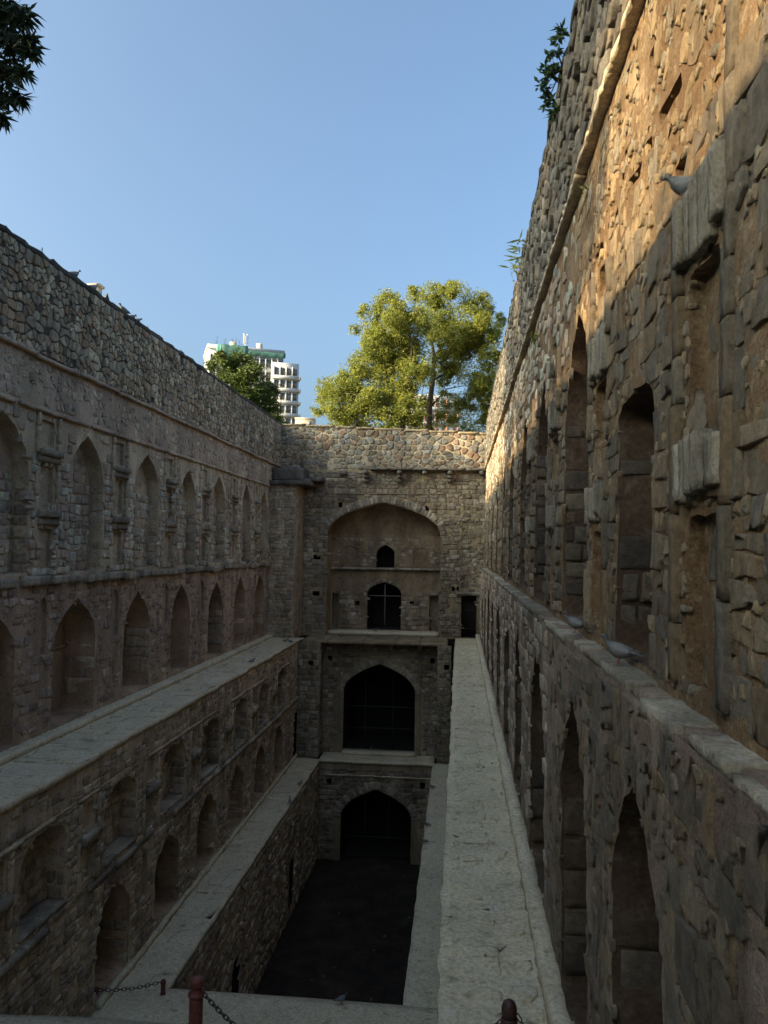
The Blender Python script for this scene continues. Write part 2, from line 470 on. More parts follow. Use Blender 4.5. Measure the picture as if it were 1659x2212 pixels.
PAL_WARM = [(0.254, 0.211, 0.148), (0.294, 0.253, 0.184), (0.221, 0.190, 0.148), (0.241, 0.162, 0.111), (0.267, 0.260, 0.230), (0.187, 0.176, 0.156)]
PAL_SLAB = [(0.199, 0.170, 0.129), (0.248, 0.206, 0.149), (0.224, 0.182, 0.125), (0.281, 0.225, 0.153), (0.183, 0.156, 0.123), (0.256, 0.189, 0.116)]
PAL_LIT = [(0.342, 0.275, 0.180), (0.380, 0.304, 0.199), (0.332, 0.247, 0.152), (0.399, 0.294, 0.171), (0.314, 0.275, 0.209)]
PAL_ARC = [(0.373, 0.280, 0.226), (0.329, 0.252, 0.202), (0.406, 0.325, 0.261), (0.307, 0.246, 0.208), (0.439, 0.370, 0.309)]
PAL_FACADE = [(0.265, 0.223, 0.165), (0.216, 0.180, 0.139), (0.303, 0.262, 0.196), (0.185, 0.157, 0.126), (0.244, 0.190, 0.139), (0.342, 0.304, 0.243)]

def stone_geo(fr, poly, gap, h, dn, pal, detail=0, wear=1.0, rnd_=0.014, step=0.0):
    cx, cy = centroid(poly)
    q = []
    for x, y in poly:
        L = math.hypot(x-cx, y-cy) or 1e-6
        s = 1-min(0.4, gap/L); q.append((cx+(x-cx)*s, cy+(y-cy)*s))
    # merge very short edges, then soften the corners
    r = [q[0]]
    for p in q[1:]:
        if math.hypot(p[0]-r[-1][0], p[1]-r[-1][1]) > 0.035: r.append(p)
    if len(r) > 3 and math.hypot(r[0][0]-r[-1][0], r[0][1]-r[-1][1]) < 0.035: r.pop()
    if len(r) < 3: return None
    s = []; k = len(r)
    for i in range(k):
        a, b = r[i], r[(i+1) % k]
        L = math.hypot(b[0]-a[0], b[1]-a[1]) or 1e-6; c = min(0.3, random.uniform(0.5, 1.4)*rnd_/L)
        s.append((a[0]+(b[0]-a[0])*c, a[1]+(b[1]-a[1])*c)); s.append((b[0]+(a[0]-b[0])*c, b[1]+(a[1]-b[1])*c))
        if detail: s.insert(-1, ((a[0]+b[0])/2+random.uniform(-.012, .012), (a[1]+b[1])/2+random.uniform(-.012, .012)))
    s = [(x+random.uniform(-.006, .004)*wear*(1 if x > cx else -1), y+random.uniform(-.006, .004)*wear*(1 if y > cy else -1)) for x, y in s]
    k = len(s); rad = math.sqrt(poly_area(s)/3.14)
    h = h*random.uniform(0.5, 1.35); tx, ty = random.uniform(-.06, .06), random.uniform(-.06, .06)
    sb = random.uniform(-0.35, 0.6)*h+random.uniform(-0.2, 1.0)*step
    V = []; rings = [(1.0, -0.03), (0.992, h*0.75), (0.955, h*0.97), (0.55, h)] if detail else [(1.0, -0.03), (0.97, h*0.9), (0.66, h)]
    bev = min(0.03, rad*0.25)
    for sc_, hh in rings:
        for i, (x, y) in enumerate(s):
            f = sc_ if sc_ < 0.8 else 1-(1-sc_)*min(1, 0.12/rad)*1.4
            X = cx+(x-cx)*f; Y = cy+(y-cy)*f
            n = hh+((X-cx)*tx+(Y-cy)*ty)*(hh > 0)+(random.uniform(-.12, .12)*h if hh > 0 else 0)
            V.append(fr.P(X, Y, dn+n+sb))
    V.append(fr.P(cx, cy, dn+sb+h*random.uniform(0.85, 1.15)))
    F = []
    R = len(rings)
    for a in range(R-1):
        for i in range(k):
            A = a*k+i; B = a*k+(i+1) % k
            F.append((A, B, B+k)); F.append((A, B+k, A+k))
    for i in range(k): F.append(((R-1)*k+i, (R-1)*k+(i+1) % k, R*k))
    F = np.array(F)
    # the outlines run counter-clockwise in (u, v) or not: fix to face outward
    ar = sum(s[i][0]*s[(i+1) % k][1]-s[(i+1) % k][0]*s[i][1] for i in range(k))
    flip = (ar > 0) != (np.dot(np.cross(fr.U, fr.V), fr.N) > 0)
    if flip: F = F[:, ::-1]
    base = np.array(random.choice(pal))*random.uniform(0.75, 1.22)
    return np.array(V), F, base
class StoneSet:
    """collects the stones of one wall; the largest 300 of a name become parts, the rest one joined part"""
    def __init__(s, parent, name='stone', mat=None, limit=300, filler=None):
        s.parent, s.name, s.mat, s.limit, s.items, s.filler = parent, name, mat or M_STONE, limit, [], filler or name+'_infill'
    def add(s, fr, polys, gap=0.02, h=0.035, dn=0.0, pal=PAL_GREY, detail=0, wear=1.0, detail_dist=0, rnd_=0.014, step=0.0):
        for p in polys:
            d = detail
            if detail_dist:
                c = centroid(p); q = fr.O+fr.U*c[0]+fr.V*c[1]
                d = 1 if np.linalg.norm(q) < detail_dist else 0
            g = stone_geo(fr, p, gap*random.uniform(0.6, 1.5), h, dn, pal, d, wear, rnd_, step)
            if g is None: continue
            V, F, c = g; m = V.mean(0); dist2 = float(m @ m)
            # crude seen size: area facing the camera over squared distance, nothing outside the picture
            cc = m @ MC
            vis = 1.0
            if cc[2] < 0.5: vis = 0.001
            else:
                x = W0/2+F0*cc[0]/cc[2]; y = H0/2-F0*cc[1]/cc[2]
                if not (-30 < x < W0+30 and -30 < y < H0+30): vis = 0.001
            face = abs(float(np.dot(m, fr.N)))/math.sqrt(dist2)
            s.items.append((poly_area(p)*(face+0.02)/dist2*vis, V, F, c))
    def build(s):
        if not s.items: return
        s.items.sort(key=lambda t: -t[0])
        off = woff(s.parent)
        for _, V, F, c in s.items[:s.limit]:
            mesh_np(s.name, V-off, F, s.mat, s.parent, tone=np.tile(c, (len(V), 1)))
        rest = s.items[s.limit:]
        if rest:
            Vs, Fs, Ts, b = [], [], [], 0
            for _, V, F, c in rest:
                Vs.append(V-off); Fs.append(F+b); Ts.append(np.tile(c, (len(V), 1))); b += len(V)
            stuff(mesh_np(s.filler, np.concatenate(Vs), np.concatenate(Fs), s.mat, s.parent, tone=np.concatenate(Ts)))
def voussoirs(outline_open, w, depth):
    """wedge outlines around an arch given by its open curve (springing to springing)"""
    out = []; pts = [np.array(p) for p in outline_open]
    L = [0]
    for a, b in zip(pts, pts[1:]): L.append(L[-1]+np.linalg.norm(b-a))
    def at(t):
        for i in range(len(L)-1):
            if L[i] <= t <= L[i+1]:
                f = (t-L[i])/(L[i+1]-L[i]+1e-9); p = pts[i]+(pts[i+1]-pts[i])*f
                d = pts[i+1]-pts[i]; d /= np.linalg.norm(d); return p, np.array([-d[1], d[0]])
        return pts[-1], np.array([0, 1.0])
    t = 0.0
    while t < L[-1]-0.05:
        ww = w*random.uniform(0.7, 1.3); e = min(t+ww, L[-1])
        a, na = at(t); b, nb_ = at(e); dd = depth*random.uniform(0.75, 1.15)
        out.append([tuple(a+na*0.02), tuple(b+nb_*0.02), tuple(b+nb_*dd), tuple(a+na*dd)])
        t = e
    return out
def jamb_blocks(ss, fr, u, v0, v1, depth, side, h=0.26, pal=PAL_BROWN, prot=0.03, dn=0.0):
    """squared blocks stacked on the reveal at u; side=-1 faces towards smaller u"""
    f2 = Frame(fr.O+fr.U*u+fr.N*dn, -fr.N, fr.V, fr.U*side, 0.0, 0.0)
    f2.O = f2.O + fr.N*fr.surf(u, (v0+v1)/2)
    v = v0; polys = []
    while v < v1-0.08:
        hh = min(h*random.uniform(0.6, 1.4), v1-v)
        a = random.uniform(0.0, 0.03)
        if random.random() < 0.5:
            m = depth*random.uniform(0.35, 0.65); t_ = random.uniform(-.03, .03)
            polys.append([(a, v), (m, v), (m+t_, v+hh), (a+random.uniform(0, .03), v+hh)]); polys.append([(m, v), (depth-0.02, v), (depth-0.02, v+hh*random.uniform(0.8, 1)), (m+t_, v+hh)])
        else: polys.append([(a, v+random.uniform(-.02, .02)), (depth-0.02, v), (depth-0.02, v+hh), (a, v+hh+random.uniform(-.03, .02))])
        v += hh
    ss.add(f2, polys, 0.015, prot, 0.0, pal)

# ================================================================== LEFT WALL
ZW, ZL, ZP = -4.9, -11.0, -16.0           # upper walkway, lower walkway, pit floor
XL, XLL, XPL = -10.3, -8.45, -7.13        # left wall, lower left wall, pit edge
LW = thing('stepwell_wall', 'tall left wall with two tiers of pointed niches under a dark rubble parapet', 'wall', (XL, 20, ZW))
FL = Frame((XL, 0, 0), (0, 1, 0), (0, 0, 1), (1, 0, 0), 0.03, 0.014)
NL = [(8.5, 2.0), (12.45, 2.0), (16.4, 2.05), (20.4, 2.05), (24.55, 2.1), (28.35, 2.05), (32.2, 2.05), (36.5, 1.6), (39.85, 1.4)]
AL = [(8.2, 2.0), (12.2, 2.0), (16.15, 2.25), (20.05, 2.25), (24.0, 2.15), (28.0, 1.95), (32.08, 2.0), (35.75, 1.75), (39.35, 1.95)]
PL = [10.5, 14.4, 18.3, 22.42, 26.45, 30.25, 34.35, 38.3]
def left_sp(u): return 0.5 if u < 12 else 0.15
# the arcade of deep niches
hol = []; arcs = []
for c, w in AL:
    o = resample(arch(*uneven(c, w, -4.68, -2.75, -1.45)), 0.14, jit=0.045); hol.append(o); arcs.append(o)
sml = [resample(arch(u, 0.46, -2.75, -1.75, -1.32, 4), 0.12, jit=0.015) for u in PL]
panel('arcade_plaster', FL, rect(-14, 41.6, -4.9, -0.9), hol+sml, left_sp, M_PLASTER, LW)
for o in arcs: niche('arched_niche', FL, o, 0.95, M_NICHE, LW, 4)
for o in sml: niche('slim_niche', FL, o, 0.10, M_PLASTER, LW, 1, 0.15)
ss = StoneSet(LW, 'arcade_stone')
ss.add(FL, avoid(courses(10, 41.4, -4.6, -0.95, 0.30, 0.2, 0.5, 0.35, 0.5), hol+sml), 0.03, 0.018, 0.0, PAL_ARC, wear=2.2)
for c, w in AL[1:]:
    jamb_blocks(ss, FL, c+w/2-0.01, -4.3, -2.8, 0.9, -1, 0.42, PAL_BROWN, 0.012)
    crv = arch(c, w, -4.4, -2.75, -1.45, 12)[1:-1]
ss.build()
# a line of projecting courses inside the niches where the vault springs
for c, w in AL[2:]:
    rough_box('springing_course', (XL-0.93, c-w/2+0.03, -2.95), (XL-0.86, c+w/2-0.03, -2.86), 0.25, 0.015, M_NICHE, LW)
# ledge between the tiers, laid in separate slabs
y = 8.0; k = 0
while y < 41.3:
    L = random.uniform(0.45, 1.6); e = min(y+L, 41.4); z = random.uniform(-.04, .04)
    rough_box('ledge_slab', (XL-0.05, y+0.01, -1.0+z-random.uniform(0, .06)), (XL+random.uniform(0.10, 0.22), e-0.01, -0.83+z), (0.07, 0.09, 0.07), 0.016, M_DRESS, LW, 14.0, k)
    y = e+random.choice((0, 0, 0.03, 0.25)); k += 3.7
# the tier of blind arches
hol = []; nch = []; rec = []
for i, (c, w) in enumerate(NL):
    o = resample(arch(*uneven(c, w, -0.75, 1.55, 2.95)), 0.14, jit=0.06); hol.append(o); nch.append(o)
for u in PL:
    for (a, b) in ((2.42, 3.08), (0.92, 1.98), (-0.62, 0.36)):
        o = resample(rect(u-0.30+random.uniform(-.03, .03), u+0.30, a, b), 0.16, jit=0.02); hol.append(o); rec.append(o)
panel('blind_tier_mortar', FL, rect(-14, 43.4, -0.9, 3.3), hol, left_sp, M_MORTAR, LW, -0.01)
ss = StoneSet(LW, 'stone')
for i, o in enumerate(nch):
    nn = niche('blind_niche', FL.at(-0.01), o, 0.42, M_MORTAR, LW, 2)
    u0, u1, v0, v1 = bbox(o)
    if u0 > 9:
        fb = FL.at(-0.43)
        ss.add(fb, avoid(courses(u0, u1, v0, 1.7, 0.33, 0.25, 0.28, 0.08), [], 0.02, o), 0.02, 0.035, 0.0, PAL_GREY)
        ss.add(fb, avoid(courses(u0, u1, 1.7, v1, 0.30, 0.22, 0.28, 0.6), [], 0.02, o), 0.03, 0.015, 0.0, PAL_BROWN)
        jamb_blocks(ss, FL, u1-0.0, -0.7, 1.55, 0.40, -1, 0.26, PAL_BROWN)
        jamb_blocks(ss, FL, u0+0.0, -0.7, 1.55, 0.40, 1, 0.26, PAL_BROWN)
for o in rec: niche('recessed_panel', FL.at(-0.01), o, 0.11, M_MORTAR, LW, 1, 0.2)
ss.add(FL, avoid(courses(10, 43.3, -0.8, 2.1, 0.30, 0.215, 0.26, 0.06), hol), 0.022, 0.036, 0.0, PAL_GREY)
ss.add(FL, avoid(courses(10, 43.3, 2.1, 3.28, 0.30, 0.22, 0.3, 0.55), hol), 0.03, 0.016, 0.0, PAL_BROWN, wear=1.5)
ss.build()
for k, u in enumerate(PL):
    for (a, b, ww) in ((2.02, 2.34, 0.46), (0.46, 0.84, 0.46)):
        z = a
        for j in range(2):
            hh = (b-a)/2
            rough_box('bracket', (XL-0.05, u-ww+0.04*j*0-random.uniform(0, .05), z), (XL+0.10+0.06*j, u+ww+random.uniform(0, .05), z+hh-0.008), (0.07, 0.09, 0.07), 0.013, M_DRESS, LW, 14.0, k*2.1+j)
            z += hh
    for s in (-0.56, 0.42):
        v = -0.78
        while v < 3.2:
            L = random.uniform(0.35, 0.8); e = min(v+L, 3.22)
            if random.random() < 0.8: rough_box('frame_block', (XL-0.03, u+s, v), (XL+0.06, u+s+0.12, e-0.012), (0.08, 0.1, 0.12), 0.010, M_MORTAR, LW, 5.0, u+v)
            v = e
y = 8.0
while y < 43.2:                                # string course over the arches
    L = random.uniform(1.0, 2.4); e = min(y+L, 43.3)
    rough_box('string_course', (XL-0.03, y+0.01, 3.24), (XL+0.09, e-0.01, 3.34), (0.1, 0.25, 0.1), 0.022, M_PLASTER, LW, 3.0, y)
    y = e+random.choice((0, 0, 0, 0.15))
# plain band
panel('plaster_band', FL, rect(-14, 43.45, 3.3, 4.52), [], left_sp, M_PLASTER, LW, 0.03)
ss = StoneSet(LW, 'band_stone')
ss.add(FL, cells(10, 43.3, 3.38, 4.45, 0.24, 0.20, 0.38, 0.40, 0.5), 0.035, 0.014, 0.03, PAL_BROWN, wear=2.4)
ss.build()
y = 6.0
while y < 43.3:
    L = random.uniform(1.5, 3.2); e = min(y+L, 43.4); dz = random.uniform(-.025, .025)
    rough_box('cornice_slab', (XL-0.05, y+0.005, 4.50+dz), (XL+0.17, e-0.005, 4.60+dz), (0.11, 0.25, 0.1), 0.025, M_PLASTER, LW, 3.0, y)
    y = e
# the rubble parapet
panel('parapet_mortar', FL, rect(-14, 43.5, 4.58, 7.08), [], left_sp, M_DARKMORTAR, LW, 0.04)
ss = StoneSet(LW, 'parapet_stone')
ss.add(FL, cells(10, 43.4, 4.64, 6.98, 0.185, 0.18, 0.34, 0.03, 0.6, drop=0.24), 0.016, 0.04, 0.04, PAL_RUBBLE, wear=1.6, rnd_=0.012)
ss.build()
y = -14.0
while y < 43.4:
    e = min(y+random.uniform(1.5, 3.0), 43.5)
    rough_box('coping', (XL-0.75, y+0.004, 6.96), (XL+0.07, e-0.004, 7.10+random.uniform(-.02, .02)), (0.2, 0.25, 0.14), 0.035, M_DARKMORTAR, LW, 3.0, y)
    y = e
rough_box('wall_back', (XL-0.75, -14, 5.5), (XL-0.5, 43.5, 6.97), (0.25, 2, 0.7), 0.02, M_MORTAR, LW)
rough_box('plinth', (XL-0.02, -14, -4.92), (XL+0.32, 41.2, -4.74), (0.08, 0.12, 0.08), 0.03, M_PATH, LW, 7.0)

# ------------------------------------------------------------------ left walkways
def walkway(name, x0, x1, y0, y1, z, th, label=None, sp=0.3, amp=0.02, edge_mat=None):
    o = rough_box(name, (x0, y0, z-th), (x1, y1, z), (sp*0.6, sp, th), amp, M_PATH, None, 1.7)
    return struct(o)
walkway('walkway', XL-0.1, XLL+0.06, 7.4, 41.5, ZW, 0.14, amp=0.035)

# ================================================================== LOWER LEFT WALL
LLW = thing('stepwell_wall', 'lower left wall under the walkway with small flat niches above pointed arches', 'wall', (XLL, 26, ZL))
FLL = Frame((XLL, 0, 0), (0, 1, 0), (0, 0, 1), (1, 0, 0), 0.03, 0.018)
NU = [15.5, 19.1, 22.65, 26.2, 29.9, 33.4, 36.8]
NA = [(18.75, 1.95), (22.35, 1.9), (25.9, 1.9), (29.4, 1.9), (32.95, 1.85), (36.45, 1.8)]
PU = [13.7, 17.3, 20.9, 24.45, 28.05, 31.65, 35.1]
hol = []; up = []; lo = []; sm = []
for c in NU:
    o = resample(arch(*uneven(c, 1.85, -7.75, -6.45, -5.95), 6, 1.0), 0.14, jit=0.05); hol.append(o); up.append(o)
for c, w in NA:
    o = resample(arch(*uneven(c, w, -10.85, -9.35, -8.45)), 0.14, jit=0.045); hol.append(o); lo.append(o)
dr = resample(arch(40.15, 1.0, -10.95, -9.3, -8.58), 0.16, jit=0.02); hol.append(dr)
for u in PU:
    for a, b in ((-6.55, -5.95), (-7.7, -7.0)):
        o = resample(rect(u-0.27, u+0.27, a, b), 0.16, jit=0.02); hol.append(o); sm.append(o)
for u in (20.6, 24.15, 27.7, 31.2, 34.75):
    o = resample(arch(u, 0.5, -9.6, -8.8, -8.35, 4), 0.12, jit=0.015); hol.append(o); sm.append(o)
panel('masonry', FLL, rect(7, 41.2, -11.05, -4.98), hol, lambda u: 0.5 if u < 12 else 0.15, M_MORTAR, LLW)
ss = StoneSet(LLW, 'stone')
for o in up:
    niche('flat_niche', FLL, o, 0.5, M_MORTAR, LLW, 2)
    u0, u1, v0, v1 = bbox(o)
    ss.add(FLL.at(-0.5), avoid(courses(u0, u1, v0, v1, 0.34, 0.24, 0.3, 0.15), [], 0.02, o), 0.025, 0.03, 0.01, PAL_BROWN)
    jamb_blocks(ss, FLL, u1, v0, v1-0.55, 0.46, -1, 0.27, PAL_BROWN)
    rough_box('sill', (XLL-0.5, u0+0.03, v0-0.02), (XLL+0.03, u1-0.03, v0+0.05), (0.12, 0.14, 0.07), 0.02, M_DRESS, LLW, 8, u0)
for o in lo:
    niche('arched_niche', FLL, o, 0.85, M_NICHE, LLW, 3)
    u0, u1, v0, v1 = bbox(o)
    jamb_blocks(ss, FLL, u1, v0, -9.4, 0.8, -1, 0.36, PAL_BROWN, 0.015)
    ss.add(FLL.at(-0.85), avoid(courses(u0, u1, v0, -9.4, 0.5, 0.3, 0.2, 0.2), [], 0.02, o), 0.03, 0.02, 0.01, PAL_BROWN)
niche('dark_doorway', FLL, dr, 1.5, M_DARK, LLW, 3)
for o in sm: niche('recessed_panel', FLL, o, 0.13, M_MORTAR, LLW, 1, 0.2)
ss.add(FLL, courses(10, 41.0, -5.74, -5.1, 0.3, 0.2, 0.3, 0.3), 0.03, 0.025, 0.0, PAL_BROWN, wear=1.6)
ss.add(FLL, avoid(courses(10, 41.0, -8.0, -5.8, 0.30, 0.21, 0.28, 0.12), hol), 0.024, 0.034, 0.0, PAL_BROWN)
ss.add(FLL, avoid(courses(10, 41.0, -10.9, -8.1, 0.32, 0.2, 0.28, 0.15), hol), 0.024, 0.034, 0.0, PAL_BROWN)
ss.build()
for z0, z1, d, nm, mt in ((-8.02, -7.88, 0.11, 'ledge_slab', M_DRESS), (-5.82, -5.75, 0.05, 'string_course', M_MORTAR)):
    y = 9.0
    while y < 40.8:
        e = min(y+random.uniform(0.8, 2.0), 40.9)
        if random.random() < 0.9: rough_box(nm, (XLL-0.05, y+0.01, z0), (XLL+d+random.uniform(-.04, .05), e-0.01, z1), (0.07, 0.09, 0.07), 0.015, mt, LLW, 14, y)
        y = e
for k, u in enumerate(PU):
    rough_box('bracket', (XLL-0.05, u-0.42, -6.85), (XLL+0.14, u+0.42, -6.62), (0.1, 0.16, 0.12), 0.035, M_DRESS, LLW, 5, k)
    for s in (-0.52, 0.40):
        v = -7.85
        while v < -5.9:
            e = min(v+random.uniform(0.35, 0.8), -5.86)
            rough_box('frame_block', (XLL-0.03, u+s, v), (XLL+0.07, u+s+0.12, e-0.012), (0.08, 0.1, 0.12), 0.010, M_MORTAR, LLW, 5, u+v)
            v = e
rough_box('plinth', (XLL-0.02, 18.0, -11.02), (XLL+0.12, 40.9, -10.84), (0.15, 0.3, 0.2), 0.03, M_PATH, LLW, 2.0)
walkway('walkway', XLL-0.2, XPL+0.03, 17.5, 40.2, ZL, 0.14, amp=0.03)

# ================================================================== PIT
PW = thing('pit_wall', 'dark rough wall dropping from the lower left walkway into the pit', 'wall', (XPL, 28, ZP))
FP = Frame((XPL, 0, 0), (0, 1, 0), (0, 0, 1), (1, 0, 0), 0.05, 0.03)
o1 = resample(arch(25.2, 0.8, -16.0, -13.9, -13.3, 5), 0.2, jit=0.03)
o2 = resample(arch(33.5, 0.8, -15.5, -13.9, -13.4, 5), 0.2, jit=0.03)
panel('masonry', FP, rect(17.5, 39.8, -16.3, -11.1), [o1, o2], 0.2, M_MORTAR, PW)
for o in (o1, o2): niche('slim_niche', FP, o, 0.5, M_DARK, PW, 2)
ss = StoneSet(PW, 'stone')
ss.add(FP, avoid(cells(18, 39.7, -15.95, -11.2, 0.42, 0.26, 0.32, 0.25), [o1, o2]), 0.035, 0.035, 0.0, PAL_BROWN, wear=1.6)
ss.build()
PR = thing('pit_wall', 'right side wall of the pit below the narrow lower walkway', 'wall', (-1.22, 28, ZP))
FPR = Frame((-1.22, 0, 0), (0, 1, 0), (0, 0, 1), (-1, 0, 0), 0.03, 0.03)
panel('masonry', FPR, rect(17.5, 39.8, -16.3, -11.1), [], 0.5, M_MORTAR, PR)
walkway('walkway', -1.25, 0.1, 17.5, 40.2, ZL, 0.14, amp=0.02)
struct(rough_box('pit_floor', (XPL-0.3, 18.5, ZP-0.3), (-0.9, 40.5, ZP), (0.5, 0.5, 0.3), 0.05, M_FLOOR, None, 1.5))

FLT = Frame((0, 0, ZP), (1, 0, 0), (0, 1, 0), (0, 0, 1), 0.0, 0.0)
lt = thing('litter', 'pale scraps and pebbles scattered over the dark pit floor', 'litter', (-4.2, 32, ZP)); lt['kind'] = 'stuff'
ls = StoneSet(lt, 'scrap', limit=0, filler='scraps')
ls.add(FLT, [[(x, y), (x+0.1, y), (x+0.12, y+0.09), (x+0.02, y+0.1)] for x, y in [(random.uniform(-6.9, -1.5), random.uniform(27, 39)) for _ in range(16)]], 0.0, 0.03, 0.01, [(0.06, 0.055, 0.05), (0.05, 0.042, 0.035), (0.12, 0.11, 0.10)])
ls.build()

# ================================================================== END WALL, three storeys
# lowest: arch opening on the pit
EB = thing('end_wall', 'lowest storey of the end wall with a black arch opening onto the pit floor', 'wall', (-4.1, 39.8, ZP))
FB = Frame((0, 39.8, 0), (1, 0, 0), (0, 0, 1), (0, -1, 0), 0.03, 0.02)
ab = resample(arch(-4.12, 3.62, -16.02, -13.85, -12.36, 10), 0.16, jit=0.02)
hl = [resample(rect(x-0.13, x+0.13, -12.2, -11.9), 0.13) for x in (-6.55, -1.75)]
panel('masonry', FB, rect(XPL-0.3, -1.0, -16.2, -11.02), [ab]+hl, 0.15, M_PALEMORTAR, EB)
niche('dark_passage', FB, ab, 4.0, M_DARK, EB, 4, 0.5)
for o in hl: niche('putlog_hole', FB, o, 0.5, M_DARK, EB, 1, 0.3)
crv = arch(-4.12, 3.62, -16.0, -13.85, -12.36, 12)[1:-1]
vs = voussoirs(crv, 0.2, 0.48)
ring = resample(arch(-4.12, 4.5, -16.1, -13.85, -11.82, 10), 0.2)
s2 = StoneSet(EB, 'voussoir'); s2.add(FB, vs, 0.018, 0.04, 0.0, PAL_VOUS); s2.build()
ss = StoneSet(EB, 'stone'); ss.add(FB, avoid(courses(-7.1, -1.2, -15.95, -11.35, 0.36, 0.23, 0.25, 0.06), [ab, ring]+hl), 0.025, 0.035, 0.0, PAL_FACADE); ss.build()
rough_box('string_course', (-7.1, 39.72, -11.72), (-1.2, 39.85, -11.64), (0.3, 0.1, 0.1), 0.02, M_MORTAR, EB)
def gate(name, label, x0, x1, zs, zb, y, xs, zs_h, r=0.022, mat=None):
    t = thing(name, label, 'gate', ((x0+x1)/2, y, zb))
    for x, top in xs:
        rough_box('upright', (x-r, y-r, zb), (x+r, y+r, top), (0.1, 0.1, 1.0), 0.003, mat or M_IRON, t)
    for z in zs_h:
        rough_box('crossbar', (x0, y-r*2.4, z-r), (x1, y-r*1.1, z+r), (1.0, 0.1, 0.1), 0.003, mat or M_IRON, t)
    return t
M_BAR = plain_mat('grey_iron_bar', (0.045, 0.045, 0.045), 0.5, 0.2, 20, 0.3)
gate('iron_gate', 'faint iron grid across the lowest black arch', -5.85, -2.4, -13, -16, 40.3, [(-4.7, -12.7), (-3.5, -12.7)], (-14.9,), 0.02, M_BAR)
# ledge in front of the middle storey
rough_box('floor_ledge', (XPL+0.0, 39.72, -11.06), (-1.18, 41.5, -10.94), (0.3, 0.3, 0.12), 0.025, M_PATH, EB, 2.0)

# middle storey
EM = thing('end_wall', 'middle storey of the end wall with a wide gated arch under a stone canopy', 'wall', (-4.2, 41.3, ZL))
FM = Frame((0, 41.3, 0), (1, 0, 0), (0, 0, 1), (0, -1, 0), 0.02, 0.012)
am = resample(arch(-4.18, 3.84, -10.95, -7.75, -6.19, 10), 0.16, jit=0.012)
hl = [resample(rect(x-0.12, x+0.12, z-0.13, z+0.13), 0.13) for x, z in ((-6.88, -5.95), (-1.36, -5.95))]
panel('masonry', FM, rect(-7.5, -0.95, -11.0, -5.0), [am]+hl, 0.13, M_PALEMORTAR, EM)
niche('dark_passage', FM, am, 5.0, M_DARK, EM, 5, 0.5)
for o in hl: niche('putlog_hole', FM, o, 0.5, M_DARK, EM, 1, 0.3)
crv = arch(-4.18, 3.84, -11, -7.75, -6.19, 12)[1:-1]
ring = resample(arch(-4.18, 4.7, -11.1, -7.75, -5.72, 10), 0.2)
s2 = StoneSet(EM, 'voussoir'); s2.add(FM, voussoirs(crv, 0.2, 0.42), 0.018, 0.03, 0.0, PAL_VOUS); s2.build()
ss = StoneSet(EM, 'stone'); ss.add(FM, avoid(courses(-7.4, -1.05, -10.9, -5.2, 0.36, 0.24, 0.22, 0.08), [am, ring]+hl), 0.024, 0.032, 0.0, PAL_FACADE)
for x0, x1, y in ((-8.42, -7.25, 40.3), (-1.04, -0.36, 40.3)):      # the flanking piers
    fpi = Frame((0, y, 0), (1, 0, 0), (0, 0, 1), (0, -1, 0), 0.02, 0.012)
    hp = resample(rect((x0+x1)/2-0.02, (x0+x1)/2+0.24, -6.25, -5.98), 0.13)
    panel('pier_front', fpi, rect(x0, x1, -11.0, -5.0), [hp], 0.15, M_PALEMORTAR, EM)
    niche('putlog_hole', fpi, hp, 0.4, M_DARK, EM, 1, 0.3)
    ss.add(fpi, avoid(courses(x0+0.02, x1-0.02, -10.95, -5.05, 0.38, 0.25, 0.2, 0.05), [hp]), 0.022, 0.03, 0.0, PAL_FACADE)
    xs = x1 if x0 < -4 else x0; sd = 1 if x0 < -4 else -1
    fsd = Frame((xs, 0, 0), (0, 1, 0), (0, 0, 1), (sd, 0, 0), 0.0, 0.012)
    panel('pier_side', fsd, rect(y, 41.4, -11.0, -5.0), [], 0.2, M_PALEMORTAR, EM)
    ss.add(fsd, courses(y, 41.3, -10.95, -5.05, 0.42, 0.25, 0.2, 0.05), 0.022, 0.03, 0.0, PAL_FACADE)
ss.build()
for z, dz in ((-5.66, 0.07),):
    rough_box('frame_moulding', (-6.35, 41.22, z), (-1.97, 41.33, z+dz), (0.3, 0.1, 0.1), 0.015, M_PALEMORTAR, EM)
for x in (-6.35, -2.04): rough_box('frame_moulding', (x, 41.23, -11.0), (x+0.07, 41.33, -5.67), (0.1, 0.1, 0.3), 0.015, M_PALEMORTAR, EM)
rough_box('door_sill', (-6.1, 40.9, -10.95), (-2.2, 41.6, -10.78), 0.3, 0.02, M_PATH, EM)
xx = -8.25
for e in (-6.9, -5.0, -3.3, -2.0, -0.55):
    rough_box('canopy_slab', (xx+0.01, 40.35, -5.06), (e-0.01, 43.2, -4.9+random.uniform(-.015, .015)), (0.2, 0.25, 0.16), 0.018, M_PALEMORTAR, EM, 5, xx)
    xx = e
for x in (-5.1, -3.56, -2.0):
    rough_box('corbel', (x-0.11, 40.6, -5.22), (x+0.11, 41.4, -5.07), 0.12, 0.015, M_DRESS, EM)
    rough_box('corbel', (x-0.11, 40.85, -5.42), (x+0.11, 41.4, -5.225), 0.12, 0.015, M_DRESS, EM)
gate('iron_gate', 'iron grid gate inside the wide middle arch of the end wall', -6.0, -2.3, -7, -10.78, 42.1, [(-5.0, -6.75), (-3.5, -6.6)], (-8.6, -9.75), 0.022, M_BAR)

